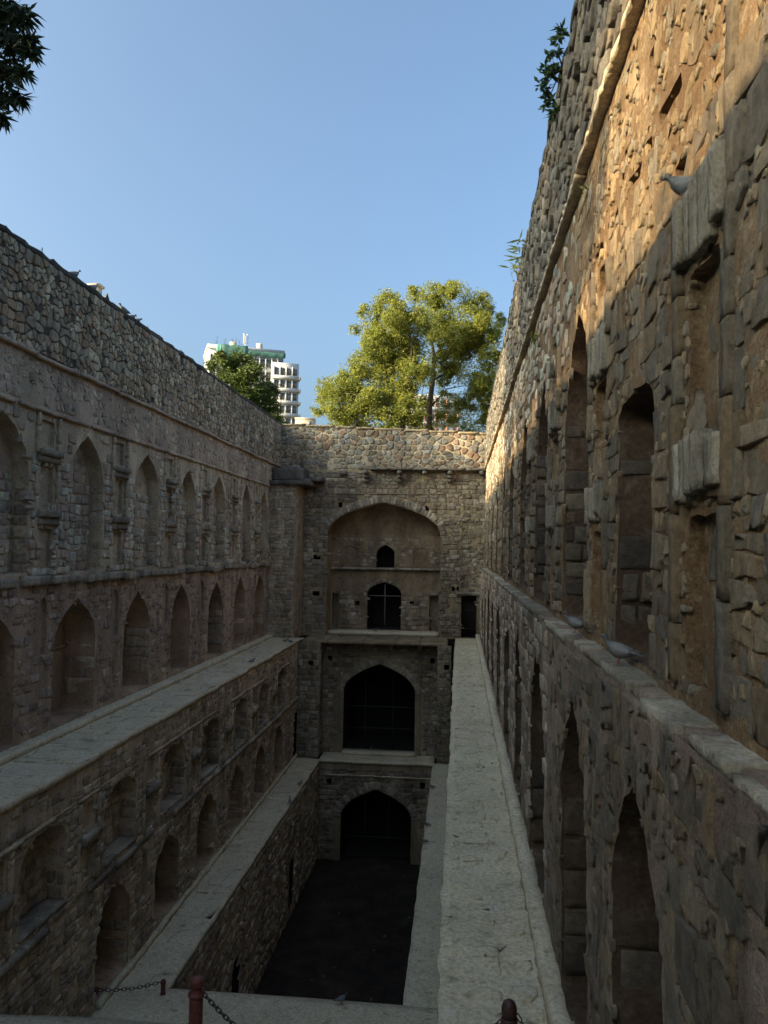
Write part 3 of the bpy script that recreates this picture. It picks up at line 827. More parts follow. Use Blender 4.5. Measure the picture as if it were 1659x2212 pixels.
# upper storey: the great recessed arch
EU = thing('end_wall', 'upper storey of the end wall with a great pointed recess and a sunlit rubble parapet', 'wall', (-4.3, 43, ZW))
FU = Frame((0, 43.0, 0), (1, 0, 0), (0, 0, 1), (0, -1, 0), 0.02, 0.012)
ZS = 0.75
au = resample(arch(-4.24, 6.36, ZW-0.05, ZS, 2.56, 14, 0.15), 0.2, jit=0.012)
dr = resample(rect(0.13, 0.99, -4.85, -2.56), 0.2, jit=0.008)
hl = [resample(rect(x-0.11, x+0.11, z-0.14, z+0.14), 0.13) for x, z in ((-6.72, 2.43), (-1.82, 2.27), (0.80, 2.22))]
hl += [resample(rect(x-0.2, x+0.2, z-0.13, z+0.13), 0.13) for x, z in ((-8.0, -0.55), (-8.02, -2.6), (-0.2, -2.2))]
pan = [resample(rect(0.22, 1.08, 1.78, 2.94), 0.2), resample(rect(0.15, 1.0, 0.3, 1.55), 0.2), resample(rect(0.15, 1.0, -2.1, 0.1), 0.2)]
panel('masonry', FU, rect(-9.0, 1.62, -4.95, 4.4), [au, dr]+[h for h in hl if not any(inside(p, *centroid(h)) for p in pan)]+pan, 0.13, M_PALEMORTAR, EU)
for o in hl: niche('putlog_hole', FU, o, 0.6, M_DARK, EU, 1, 0.3)
ss = StoneSet(EU, 'stone')
for o in pan:
    niche('recessed_panel', FU, o, 0.06, M_PALEMORTAR, EU, 1)
    b = bbox(o); ss.add(FU.at(-0.06), avoid(courses(b[0], b[1], b[2], b[3], 0.34, 0.25, 0.25, 0.05), hl, 0.02, o), 0.022, 0.025, 0.0, PAL_FACADE)
niche('doorway', FU, dr, 1.6, M_DARK, EU, 2, 0.4)
crv = arch(-4.24, 6.36, ZW, ZS, 2.56, 20, 0.15)[1:-1]
ring = resample(arch(-4.24, 7.3, ZW-0.1, ZS, 3.08, 14, 0.15), 0.2)
s2 = StoneSet(EU, 'voussoir'); s2.add(FU, voussoirs(crv, 0.20, 0.46), 0.018, 0.05, 0.0, PAL_VOUS); s2.build()
jl = [resample(rect(-4.24-3.19, -4.24+3.19, -5, 0.8), 0.3)]
low = [p for p in courses(-8.8, 1.5, -4.8, 0.75, 0.36, 0.23, 0.22, 0.06)]
ss.add(FU, avoid(low, [au, dr]+hl+pan), 0.022, 0.034, 0.0, PAL_FACADE)
ss.add(FU, avoid(courses(-8.8, 1.5, 0.75, 4.3, 0.36, 0.23, 0.22, 0.05), [ring]+hl+pan), 0.022, 0.034, 0.0, PAL_FACADE)
ss.build()
# recess: straight sides, pointed half dome, back wall
DEP = 1.35; KI = 44.35/46.0
def iwan():
    V = []; Fc = []
    prof = arch(-4.24, 6.36, ZS, ZS, 2.56, 20, 0.15)[1:-1]; k = len(prof)
    T = 10
    for i in range(T+1):
        t = i/T; s = math.sqrt(max(0.0, 1-t*t))*0.92+0.08*(1-t); y = 43.0+DEP*t
        for (x, z) in prof:
            xx = -4.24+(x+4.24)*(1.0-0.0*t); zz = ZS+(z-ZS)*s
            zz = max(zz, ZS-0.0)
            V.append((xx+0.02*nz(x*3, y*3, z*3), y+0.03*nz(x*2, y*2, 7), zz+0.03*nz(x*2+4, y*2, z)))
    for i in range(T):
        for j in range(k-1):
            a = i*k+j; Fc.append((a, a+1, a+1+k)); Fc.append((a, a+1+k, a+k))
    o = mesh_np('half_dome', np.array(V)-woff(EU), np.array(Fc), M_VAULT, EU)
    for x, sd in ((-7.42, 1), (-1.06, -1)):
        f = Frame((x, 0, 0), (0, 1, 0), (0, 0, 1), (sd, 0, 0), 0, 0.012)
        panel('recess_side', f, rect(43.0, 44.4, -4.95, ZS+0.05), [], 0.2, M_PALEMORTAR, EU)
iwan()
FI = Frame((0, 44.35, 0), (1, 0, 0), (0, 0, 1), (0, -1, 0), 0.02, 0.012)
KZ = lambda *a: [v*KI for v in a]
win = resample(arch(*KZ(-4.40, 1.1, -1.15, -0.35, 0.22), 6), 0.16, jit=0.01)
door = resample(arch(*KZ(-4.44, 2.03, -4.84, -2.75, -2.03), 8, 0.3), 0.16, jit=0.01)
sn = [resample(rect(-7.30, -6.92, -4.68, -2.62), 0.2), resample(rect(-1.68, -1.16, -4.68, -2.68), 0.2)]
bl = [resample(arch(-6.35, 1.0, -1.0, -0.15, 0.16, 5), 0.16), resample(arch(-2.2, 0.85, -1.0, -0.18, 0.10, 5), 0.16)]
hl = [resample(rect(x*KI-0.12, x*KI+0.12, z*KI-0.12, z*KI+0.12), 0.13) for x, z in ((-6.05, -3.3), (-2.78, -3.25))]
panel('recess_back', FI, rect(-7.5, -0.98, -4.95, 0.85), [win, door]+sn+bl+hl, 0.13, M_VAULT, EU)
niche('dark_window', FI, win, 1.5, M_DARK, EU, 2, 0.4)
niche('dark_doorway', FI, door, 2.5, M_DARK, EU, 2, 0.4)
for o in sn: niche('tall_niche', FI, o, 0.5, M_VAULT, EU, 2)
for o in bl: niche('blind_niche', FI, o, 0.09, M_VAULT, EU, 1)
for o in hl: niche('putlog_hole', FI, o, 0.5, M_DARK, EU, 1, 0.3)
s3 = StoneSet(EU, 'recess_stone')
s3.add(FI, avoid(courses(-7.35, -1.1, -4.65, -2.5, 0.34, 0.24, 0.25, 0.15), [door]+sn+hl), 0.022, 0.022, 0.0, PAL_FACADE)
s3.add(FI, avoid(courses(-7.35, -1.1, -1.05, 0.6, 0.32, 0.2, 0.3, 0.35), [win]+bl), 0.026, 0.014, 0.0, PAL_FACADE)
s3.add(FI, voussoirs(arch(*KZ(-4.44, 2.03, -4.86, -2.75, -2.03), 12, 0.3)[1:-1], 0.17, 0.24), 0.014, 0.02, 0.0, PAL_FACADE)
s3.build()
x = -7.4
while x < -1.1:
    e = min(x+random.uniform(0.8, 1.5), -1.08)
    rough_box('ledge_slab', (x+0.005, 44.15, -1.24), (e-0.005, 44.4, -1.12), (0.12, 0.1, 0.06), 0.012, M_DRESS, EU, 9, x); x = e
rough_box('string_course', (-7.6, 42.94, 3.04), (-0.85, 43.02, 3.11), (0.3, 0.1, 0.1), 0.012, M_PALEMORTAR, EU)
rough_box('door_lintel', (-0.15, 42.86, -2.54), (1.25, 43.05, -2.34), 0.2, 0.02, M_DRESS, EU)
rough_box('threshold', (-7.38, 43.3, -4.93), (-1.1, 44.4, -4.70), (0.3, 0.3, 0.2), 0.015, M_PATH, EU)
x = -5.05
for e in (-3.9, -2.6, -1.2, 0.3, 1.55):
    rough_box('cornice_slab', (x+0.01, 42.55, 4.36+random.uniform(-.02, .02)), (e-0.01, 43.1, 4.50), (0.25, 0.2, 0.14), 0.03, M_BEAM, EU, 3, x); x = e
for bx, hh in ((-5.25, 0.75), (-3.35, 0.65), (-1.95, 0.32), (-0.55, 0.75), (1.2, 0.35)):
    z = 4.35; d = 0.62
    for j in range(3 if hh > 0.5 else 1):
        rough_box('corbel', (bx-0.13, 43.0-d, z-0.22), (bx+0.13, 43.05, z-0.005), 0.11, 0.025, M_BEAM, EU, 6, bx+j, round_=0.02)
        z -= 0.22; d -= 0.15
rough_box('broken_corbel', (-6.75, 42.7, 4.12), (-6.35, 43.05, 4.33), 0.1, 0.04, M_BEAM, EU, 5)
# rubble above, with a top that dips to the right
FT = Frame((0, 43.12, 0), (1, 0, 0), (0, 0, 1), (0, -1, 0), 0.04, 0.02)
def ztop(x): return 7.08-0.047*(x+10.3)
panel('parapet_mortar', FT, [(-10.35, 3.2), (-10.35, ztop(-10.35)), (1.7, ztop(1.7)), (1.7, 4.3), (-8.5, 4.3), (-8.5, 3.2)], [], 0.14, M_MORTAR, EU)
ps = StoneSet(EU, 'parapet_stone')
pp = [[(a, b) for a, b in p] for p in cells(-10.25, 1.6, 4.45, 7.1, 0.33, 0.27, 0.36, 0.03, 0.55, drop=0.2)]
pp = [clip(p, 0, ztop(0)-0.06, 0.047, 1.0) for p in pp]; pp = [p for p in pp if len(p) > 2 and poly_area(p) > 0.01]
ps.add(FT, pp, 0.03, 0.04, 0.0, PAL_WARM, wear=2.2, rnd_=0.025); ps.build()
rough_box('wall_back', (-10.4, 43.3, 3.0), (1.7, 43.9, 6.35), (2, 0.3, 1), 0.02, M_MORTAR, EU)
x = -10.4
while x < 1.6:
    e = min(x+random.uniform(1.0, 2.0), 1.7); zt = ztop((x+e)/2)
    rough_box('coping', (x+0.004, 43.03, zt-0.09), (e-0.004, 43.9, zt+0.02), (0.25, 0.2, 0.1), 0.03, M_PALEMORTAR, EU, 3, x); x = e
gate('wooden_door_frame', 'pale crossed door frame in the dark doorway of the upper end wall', -5.2, -3.34, -2, -4.70, 44.6, [(-4.26, -2.05)], (-2.75,), 0.03, M_WOODBAR)
g = gate('barred_gate', 'narrow black barred gate at the far end of the right walkway', 0.15, 0.97, -2.6, -4.85, 43.35, [(0.19+0.094*i, -2.6) for i in range(9)], (-4.4, -3.4, -2.75), 0.018, M_IRON)

# the tower in the left corner
TW = thing('corner_tower', 'broad stone buttress in the far left corner capped by dark overhanging beams', 'buttress', (-9.6, 41, ZW))
FTW = Frame((0, 41.0, 0), (1, 0, 0), (0, 0, 1), (0, -1, 0), 0.03, 0.014)
panel('front', FTW, rect(-10.5, -8.86, -5.0, 3.5), [], 0.14, M_MORTAR, TW)
ss = StoneSet(TW, 'stone')
ss.add(FTW, courses(-10.3, -8.88, -4.85, 3.4, 0.34, 0.22, 0.26, 0.06), 0.022, 0.034, 0.0, PAL_BROWN)
FTS = Frame((-8.86, 0, 0), (0, 1, 0), (0, 0, 1), (1, 0, 0), 0.03, 0.014)
panel('side', FTS, rect(41.0, 43.1, -5.0, 3.5), [], 0.16, M_PLASTER, TW)
ss.add(FTS, courses(41.05, 43.0, -4.85, 3.4, 0.3, 0.24, 0.3, 0.45), 0.035, 0.016, 0.0, PAL_BROWN)
ss.build()
rough_box('beam', (-10.3, 40.75, 3.36), (-8.1, 43.1, 3.62), (0.2, 0.3, 0.13), 0.04, M_BEAM, TW, 3)
rough_box('beam', (-10.3, 41.2, 3.64), (-8.55, 43.1, 4.35), (0.25, 0.3, 0.2), 0.05, M_BEAM, TW, 3)
rough_box('beam', (-8.45, 41.9, 3.66), (-7.62, 43.1, 3.92), (0.2, 0.3, 0.13), 0.04, M_BEAM, TW, 3)
rough_box('corbel', (-8.5, 41.4, 3.40), (-8.2, 43.1, 3.78), 0.16, 0.05, M_BEAM, TW, 5)

# ================================================================== RIGHT WALL
XR0, XR1 = 1.16, 1.38
RW = thing('stepwell_wall', 'tall right wall close by, orange mortar and grey slabs half in sunlight', 'wall', (1.3, 20, ZW))
FRl = Frame((XR0, 0, 0), (0, 1, 0), (0, 0, 1), (-1, 0, 0), 0.04, 0.022)
FRu = Frame((XR1, 0, 0), (0, 1, 0), (0, 0, 1), (-1, 0, 0), 0.03, 0.022, 0.015, -0.85)
AR = [(1.9, 1.5), (5.26, 1.56), (7.95, 1.6), (11.5, 2.15), (15.2, 1.6), (18.9, 1.8), (22.7, 1.9), (26.5, 1.9), (30.3, 1.9), (34.1, 1.9), (37.9, 1.9)]
NR = [(2.75, 1.4, 1.3), (6.35, 1.2, 1.32), (9.55, 2.05, 2.92), (13.45, 1.7, 2.95), (17.2, 1.9, 2.95), (21.0, 1.9, 2.95), (24.9, 1.9, 2.95), (28.8, 1.9, 2.95), (32.7, 1.9, 2.95), (36.6, 1.9, 2.95), (40.4, 1.6, 2.95)]
PRr = [4.55, 7.85, 11.6, 15.3, 19.1, 22.95, 26.85, 30.75, 34.65, 38.5]
def right_sp(u): return 0.7 if u < 1.5 else (0.06 if u < 8 else (0.10 if u < 15 else 0.18))
hol = []; arcs = []
for c, w in AR:
    o = resample(arch(c, w, -4.66, -2.7, -1.5), 0.12, jit=0.03); hol.append(o); arcs.append(o)
M_ARC = masonry_mat('brown_rough_plaster', (0.194, 0.146, 0.111), (0.285, 0.215, 0.166), (0.342, 0.273, 0.208), fleck=(0.34, 0.31, 0.25), fleck_amt=0.45, scale=2.2, bstr=1.0, bdist=0.035)
panel('arcade_plaster', FRl, rect(-14, 43.1, -4.95, -0.95), hol, right_sp, M_ARC, RW)
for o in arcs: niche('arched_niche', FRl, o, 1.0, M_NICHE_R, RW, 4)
ss = StoneSet(RW, 'arcade_stone', M_ROUGH)
ss.add(FRl, avoid(courses(2.2, 10, -4.6, -1.0, 0.24, 0.27, 0.5, 0.28, 0.6), hol), 0.014, 0.006, 0.0, PAL_SLAB, detail=1, wear=2.4, rnd_=0.008, step=0.016)
ss.add(FRl, avoid(courses(10, 42.9, -4.4, -1.0, 0.34, 0.25, 0.32, 0.4), hol), 0.026, 0.02, 0.0, PAL_BROWN, wear=1.8)
for c, w in AR[1:]: jamb_blocks(ss, FRl, c+w/2, -4.6, -2.7, 0.95, -1, 0.35, PAL_JAMB_SHADE, 0.012)
ss.build()
rough_box('plinth', (XR0-0.2, 3.0, -4.95), (XR0+0.02, 43.0, -4.67), (0.1, 0.2, 0.14), 0.04, M_PATH, RW, 5.0)
# broken ledge: slabs with gaps
y = 2.0; k = 0
led = [(2.0, 3.4), (3.5, 4.05), (4.25, 5.0), (5.5, 7.1), (7.5, 8.05), (8.5, 10.6), (11.0, 11.5), (12.2, 14.5)]
yy = 14.8
while yy < 42.5: e = yy+random.uniform(0.8, 2.2); led.append((yy, min(e, 42.8))); yy = e+random.choice((0.02, 0.02, 0.3))
for a, b in led:
    rough_box('ledge_slab', (XR0-random.uniform(-0.02, 0.025), a, -1.0+random.uniform(-.03, .03)), (XR1+0.06, b, -0.90+random.uniform(-.04, .02)), (0.04, 0.05, 0.04), 0.013, M_DRESS, RW, 22.0, a)
rough_box('ledge_core', (XR0+0.05, -14, -1.05), (XR1+0.3, 43.0, -0.93), (0.1, 0.3, 0.1), 0.03, M_ARC, RW, 5.0)
# upper tier
hol = []; nch = []; rec = []; slots = []
for c, w, za in NR:
    o = resample(arch(c, w, -0.85, za-1.3 if za > 2.5 else za-0.22, za, 8, 0 if za > 2.5 else 1.0), 0.12, jit=0.035); hol.append(o); nch.append(o)
for u in PRr:
    for (a, b) in ((2.45, 2.95), (0.9, 1.7), (-0.8, 0.22)):
        if u < 5 and a > 2: continue
        o = resample(rect(u-0.27, u+0.30, a, b), 0.12, jit=0.03); hol.append(o); rec.append(o)
yy = 3.2
while yy < 40:
    L = random.uniform(0.25, 0.6); a = 3.10+random.uniform(-.03, .03)
    if random.random() < (0.75 if yy < 9 else 0.5):
        o = resample([(yy, a), (yy+0.02, a+0.10), (yy+L, a+0.13+random.uniform(-.03, .03)), (yy+L-0.03, a+0.02)], 0.1, jit=0.02); hol.append(o); slots.append(o)
    yy += L+random.uniform(0.12, 0.7)
for (u, v, w, h) in ((4.35, 4.05, 0.3, 0.12), (4.75, 3.75, 0.22, 0.1), (5.9, 3.75, 0.10, 0.12), (6.8, 3.5, 0.12, 0.08), (5.05, 2.45, 0.25, 0.16), (8.3, 2.5, 0.2, 0.1), (3.55, 3.6, 0.25, 0.14)):
    o = resample([(u, v), (u-0.03, v+h), (u+w, v+h*1.1), (u+w*0.9, v+h*0.1)], 0.08, jit=0.03); hol.append(o); slots.append(o)
panel('upper_mortar', FRu, rect(-14, 43.1, -0.97, 4.5), hol, right_sp, M_MUD, RW)
ss = StoneSet(RW, 'stone', M_ROUGH); bs = StoneSet(RW, 'band_stone', M_ROUGH)
for o in slots: niche('broken_slot', FRu, o, 0.22, M_MUD, RW, 1, 0.2)
for o in rec: niche('recessed_panel', FRu, o, 0.10, M_MUD, RW, 1, 0.15)
for o in rec:
    b = bbox(o); ss.add(FRu.at(-0.10), avoid(courses(b[0], b[1], b[2], b[3], 0.24, 0.26, 0.3, 0.2, 0.5), [], 0.015, o), 0.015, 0.014, 0.0, PAL_SLAB, detail_dist=10)
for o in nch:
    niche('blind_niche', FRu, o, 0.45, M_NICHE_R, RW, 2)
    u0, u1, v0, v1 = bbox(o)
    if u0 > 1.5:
        ss.add(FRu.at(-0.45), avoid(courses(u0, u1, v0, v1, 0.32, 0.26, 0.25, 0.12), [], 0.02, o), 0.025, 0.04, 0.0, PAL_JAMB_SHADE, detail_dist=11)
        jamb_blocks(ss, FRu, u1, -0.8, v1-1.2 if v1 > 2.5 else v1-0.5, 0.43, -1, 0.27, PAL_JAMB_SHADE, 0.03)
        jamb_blocks(ss, FRu, u0, -0.8, v1-1.35, 0.43, 1, 0.27, PAL_JAMB_SHADE, 0.03)
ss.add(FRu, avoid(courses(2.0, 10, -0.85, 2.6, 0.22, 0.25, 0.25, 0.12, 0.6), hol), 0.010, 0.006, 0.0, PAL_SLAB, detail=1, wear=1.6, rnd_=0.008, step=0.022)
ss.add(FRu, avoid(courses(10, 42.9, -0.85, 2.6, 0.30, 0.24, 0.26, 0.08), hol), 0.018, 0.03, 0.0, PAL_SLAB, wear=1.2)
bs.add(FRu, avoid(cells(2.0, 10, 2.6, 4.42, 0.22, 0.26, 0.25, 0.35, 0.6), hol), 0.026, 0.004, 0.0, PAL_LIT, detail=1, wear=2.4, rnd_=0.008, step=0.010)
bs.add(FRu, avoid(cells(10, 42.9, 2.6, 4.42, 0.32, 0.26, 0.3, 0.35), hol), 0.035, 0.02, 0.0, PAL_GREY, wear=1.6)
ss.build(); bs.build()
ch = StoneSet(RW, 'mortar_chip', M_ROUGH, 0, 'mortar_chips')
ch.add(FRu, avoid(cells(2.6, 8.5, -0.85, 4.42, 0.10, 0.085, 0.4, 0.70, 0.6), hol), 0.008, 0.014, 0.0, PAL_LIT, wear=2.5, rnd_=0.012)
ch.add(FRl, avoid(cells(2.8, 9, -4.4, -1.0, 0.11, 0.09, 0.4, 0.75, 0.6), arcs), 0.008, 0.014, 0.0, PAL_SLAB, wear=2.5, rnd_=0.012)
ch.build()
for k, u in enumerate(PRr):
    for (a, b, ww) in ((1.78, 2.20, 0.42), (0.34, 0.66, 0.42)):
        u0 = u-ww; j = 0
        while u0 < u+ww-0.05:                     # a bracket is several upright stone chunks
            wd = random.uniform(0.12, 0.24); e = min(u0+wd, u+ww)
            px = XR1+0.015*(a+0.85)
            rough_box('bracket_stone', (px-random.uniform(0.06, 0.10), u0+0.006, a+random.uniform(-.05, .03)), (px+0.06, e-0.006, b+random.uniform(-.03, .03)), (0.04, 0.045, 0.045), 0.008, M_DRESS, RW, 25.0, u+j)
            u0 = e; j += 1
    for s in (-0.52, 0.42):
        v = -0.8
        while v < 2.9:
            e = min(v+random.uniform(0.3, 0.7), 2.95)
            px = XR1+0.015*(v+0.85)
            if random.random() < 0.85:
                c = np.array(random.choice(PAL_SLAB))*random.uniform(0.8, 1.1)
                rough_box('frame_block', (px-random.uniform(0.035, 0.06), u+s, v), (px+0.03, u+s+0.14, e-0.015), (0.05, 0.07, 0.08), 0.008, M_ROUGH, RW, 6.0, u+v, tone=c)
            v = e
y = -14.0
while y < 43.0:
    e = min(y+random.uniform(1.2, 2.8), 43.05); dz = random.uniform(-.03, .03); px = XR1+0.015*5.35
    rough_box('cornice_slab', (px-0.12, y+0.005, 4.485+dz), (px+0.05, e-0.005, 4.55+dz), (0.06, 0.1, 0.065), 0.02, M_MORTAR, RW, 9.0, y); y = e
panel('parapet_mortar', FRu, rect(-14, 43.1, 4.52, 7.0), [], lambda u: 0.7 if u < 1.5 else (0.14 if u < 15 else 0.22), M_DARKMORTAR, RW, 0.03)
ss = StoneSet(RW, 'parapet_stone', M_ROUGH)
ss.add(FRu, cells(2.0, 12, 4.6, 6.95, 0.26, 0.22, 0.34, 0.02, 0.55, drop=0.2), 0.026, 0.05, 0.03, PAL_RIGHT_SHADE, detail=1, wear=1.3)
ss.add(FRu, cells(12, 42.9, 4.6, 6.95, 0.26, 0.22, 0.34, 0.02, 0.55, drop=0.2), 0.03, 0.05, 0.03, PAL_RIGHT_SHADE, wear=1.3)
ss.build()
y = -14.0
while y < 43.0:
    e = min(y+random.uniform(1.5, 3.0), 43.1)
    rough_box('coping', (1.42, y+0.004, 6.93), (2.2, e-0.004, 7.06+random.uniform(-.03, .03)), (0.2, 0.22, 0.13), 0.04, M_DARKMORTAR, RW, 3.0, y); y = e
rough_box('wall_back', (1.95, -14, 5.4), (2.2, 43.1, 6.95), (0.25, 2, 0.7), 0.02, M_MORTAR, RW)

# right walkway on its own retaining wall
o = rough_box('walkway', (-0.19, 3.0, ZW-0.16), (XR0+0.1, 43.2, ZW), (0.15, 0.22, 0.16), 0.035, M_PATH, None, 2.3); struct(o)
for v in o.data.vertices:                                   # the far end bends towards the wall
    if v.co.x < 0.4 and v.co.y > 30: v.co.x += 0.02*(v.co.y-30)/10
RT = thing('retaining_wall', 'narrow wall face under the edge of the right walkway', 'wall', (-0.12, 28, ZL))
FRT = Frame((-0.10, 0, 0), (0, 1, 0), (0, 0, 1), (-1, 0, 0), 0.02, 0.02)
panel('masonry', FRT, rect(7, 42, -11.0, -5.0), [], 0.5, M_MORTAR, RT)
ss = StoneSet(RT, 'stone', limit=100); ss.add(FRT, courses(18, 42, -10.9, -5.1, 0.5, 0.35, 0.25, 0.1), 0.03, 0.03, 0, PAL_BROWN); ss.build()
# flat stones worn into the path
pv = StoneSet(o, 'paving_stone', M_PATH)
FPV = Frame((0, 0, ZW), (1, 0, 0), (0, 1, 0), (0, 0, 1), 0.0, 0.0)
pv.add(FPV, cells(-0.10, 0.55, 7.6, 41, 0.36, 0.22, 0.3, 0.62, 0.55), 0.03, 0.009, 0.003, [(0.40, 0.375, 0.345), (0.43, 0.40, 0.36), (0.41, 0.37, 0.32)], wear=2.5)
pv.add(FPV, cells(0.5, 0.95, 7.6, 41, 0.35, 0.3, 0.3, 0.75, 0.45), 0.05, 0.010, 0.004, [(0.44, 0.39, 0.33), (0.42, 0.37, 0.31)], wear=2.5)
pv.build()

def flags(owner, x0, x1, y0, y1, z, w, h, sk):
    ps_ = StoneSet(owner, 'paving_stone', M_PATH)
    ps_.add(Frame((0, 0, z), (1, 0, 0), (0, 1, 0), (0, 0, 1), 0.0, 0.0), courses(x0, x1, y0, y1, w, h, 0.35, sk, 0.5), 0.008, 0.006, 0.003, PAL_SLAB, wear=2.0, step=0.006); ps_.build()
flags(bpy.data.objects['walkway'], XL+0.36, XLL-0.02, 15.5, 41, ZW, 0.7, 0.8, 0.35)
flags(bpy.data.objects['walkway.001'], XLL+0.14, XPL-0.03, 18.9, 40, ZL, 0.6, 0.7, 0.35)
db = thing('debris', 'dry leaves and stone crumbs strewn along the walkways at the foot of the walls', 'debris', (XL+0.4, 28, ZW)); db['kind'] = 'stuff'
ds = StoneSet(db, 'crumb', limit=0, filler='crumbs')
def crumbs(x0, x1, y0, y1, n):
    out = []
    for _ in range(n):
        x = x0+(x1-x0)*random.random()**2; y = random.uniform(y0, y1); r_ = random.uniform(0.012, 0.035)
        out.append([(x, y), (x+r_, y+random.uniform(-.01, .01)), (x+r_, y+r_), (x, y+r_*0.8)])
    return out
ds.add(Frame((0, 0, ZW+0.02), (1, 0, 0), (0, 1, 0), (0, 0, 1), 0.0, 0.0), crumbs(XL+0.33, XLL, 15, 40, 260), 0.0, 0.012, 0.0, [(0.22, 0.17, 0.12), (0.28, 0.24, 0.19), (0.16, 0.13, 0.10)])
ds.add(Frame((0, 0, ZW+0.03), (1, 0, 0), (0, 1, 0), (0, 0, 1), 0.0, 0.0), crumbs(0.95, 0.3, 7.5, 40, 150), 0.0, 0.012, 0.0, [(0.2, 0.17, 0.14), (0.28, 0.24, 0.19)])
ds.build()

# ================================================================== STAIRS AND LANDINGS
st = thing('staircase', 'wide flight of worn steps dropping to the lower landing', 'stairs', (-4.3, 12, -8))
n = 30; y0, y1 = 7.4, 17.6
for i in range(n):
    a = y0+(y1-y0)*i/n; z = ZW-(ZW-ZL)*(i+1)/n
    rough_box('step', (XLL-0.1, a, z-0.35), (-0.1, a+(y1-y0)/n+0.12, z), (1.0, 0.3, 0.35), 0.015, M_PATH, st, 2.0, i)
struct(rough_box('landing', (XLL-0.1, 17.55, ZL-0.2), (-0.1, 19.05, ZL+0.003), (0.3, 0.25, 0.2), 0.015, M_PATH, None, 1.5))
st = thing('staircase', 'dark flight of steps leading down into the pit', 'stairs', (-4.3, 22, -13))
for i in range(20):
    a = 19.0+8.0*i/20; z = ZL-(ZL-ZP)*(i+1)/20
    rough_box('step', (XPL-0.1, a, z-0.4), (-1.15, a+0.5, z), (1.0, 0.5, 0.4), 0.015, M_MORTAR, st, 2.0, i)
struct(rough_box('landing', (XLL-1.9, 4.9, ZW-0.2), (XR0+0.05, 7.5, ZW-0.006), (0.5, 0.4, 0.2), 0.015, M_PATH, None, 1.5))
st = thing('staircase', 'upper flight of steps from the viewer down to the chained landing', 'stairs', (-4.3, 2, -3))
for i in range(34):
    a = 4.9-(i+1)*0.5; z = ZW+(i+1)*0.33
    if z > 5.7: break
    rough_box('step', (XL, a, z-0.5), (XR0+0.05, a+0.62, z), (1.5, 0.5, 0.5), 0.012, M_PATH, st, 2.0, i)

# ================================================================== GROUND
def ring_sheet(name, x0, x1, y0, y1, z, R, mat):
    xs = [-R, x0, x1, R]; ys = [-R, y0, y1, R]; V = [(x, y, z) for y in ys for x in xs]; Fc = []
    for j in range(3):
        for i in range(3):
            if i == 1 and j == 1: continue
            a = j*4+i; Fc.append((a, a+1, a+5, a+4))
    return struct(mesh_np(name, np.array(V, float), np.array(Fc), mat))
ring_sheet('ground', XL-0.74, 2.19, -11.5, 43.85, 5.85, 3000, M_GROUND)
for nm, lo_, hi_ in (('stair_side_wall', (XL-0.75, -14, 5.0), (2.2, -13.4, 6.0)),):
    pass

# ================================================================== helpers for the things beyond
def px(x, y, Y):
    """the point at distance Y along the well seen at picture position (x, y) of a 1659 x 2212 picture"""
    r = MC @ np.array([(x-W0/2)/F0, -(y-H0/2)/F0, 1.0]); return r*Y/r[1]
def tube(name, pts, radii, mat, parent, seg=7, tone=None):
    pts = [np.array(p, float) for p in pts]; V = []; Fc = []
    for i, p in enumerate(pts):
        d = pts[min(i+1, len(pts)-1)]-pts[max(i-1, 0)]; d /= np.linalg.norm(d)+1e-9
        a = np.cross(d, (0.31, 0.2, 0.93)); a /= np.linalg.norm(a)+1e-9; b = np.cross(d, a)
        for k in range(seg):
            t = 2*math.pi*k/seg; V.append(p+(a*math.cos(t)+b*math.sin(t))*radii[i])
    n = len(pts)
    for i in range(n-1):
        for k in range(seg):
            A = i*seg+k; B = i*seg+(k+1) % seg; Fc.append((A, B, B+seg, A+seg))
    V = np.array(V)
    Fl = [list(f) for f in Fc]+[list(range(seg))[::-1], list(range((n-1)*seg, n*seg))]
    if parent is not None: V = V-woff(parent)
    me = bpy.data.meshes.new(name); me.from_pydata([tuple(v) for v in V], [], Fl); me.materials.append(mat)
    me.polygons.foreach_set('use_smooth', np.ones(len(me.polygons), bool))
    o = bpy.data.objects.new(name, me); COL.objects.link(o); o.parent = parent
    return o
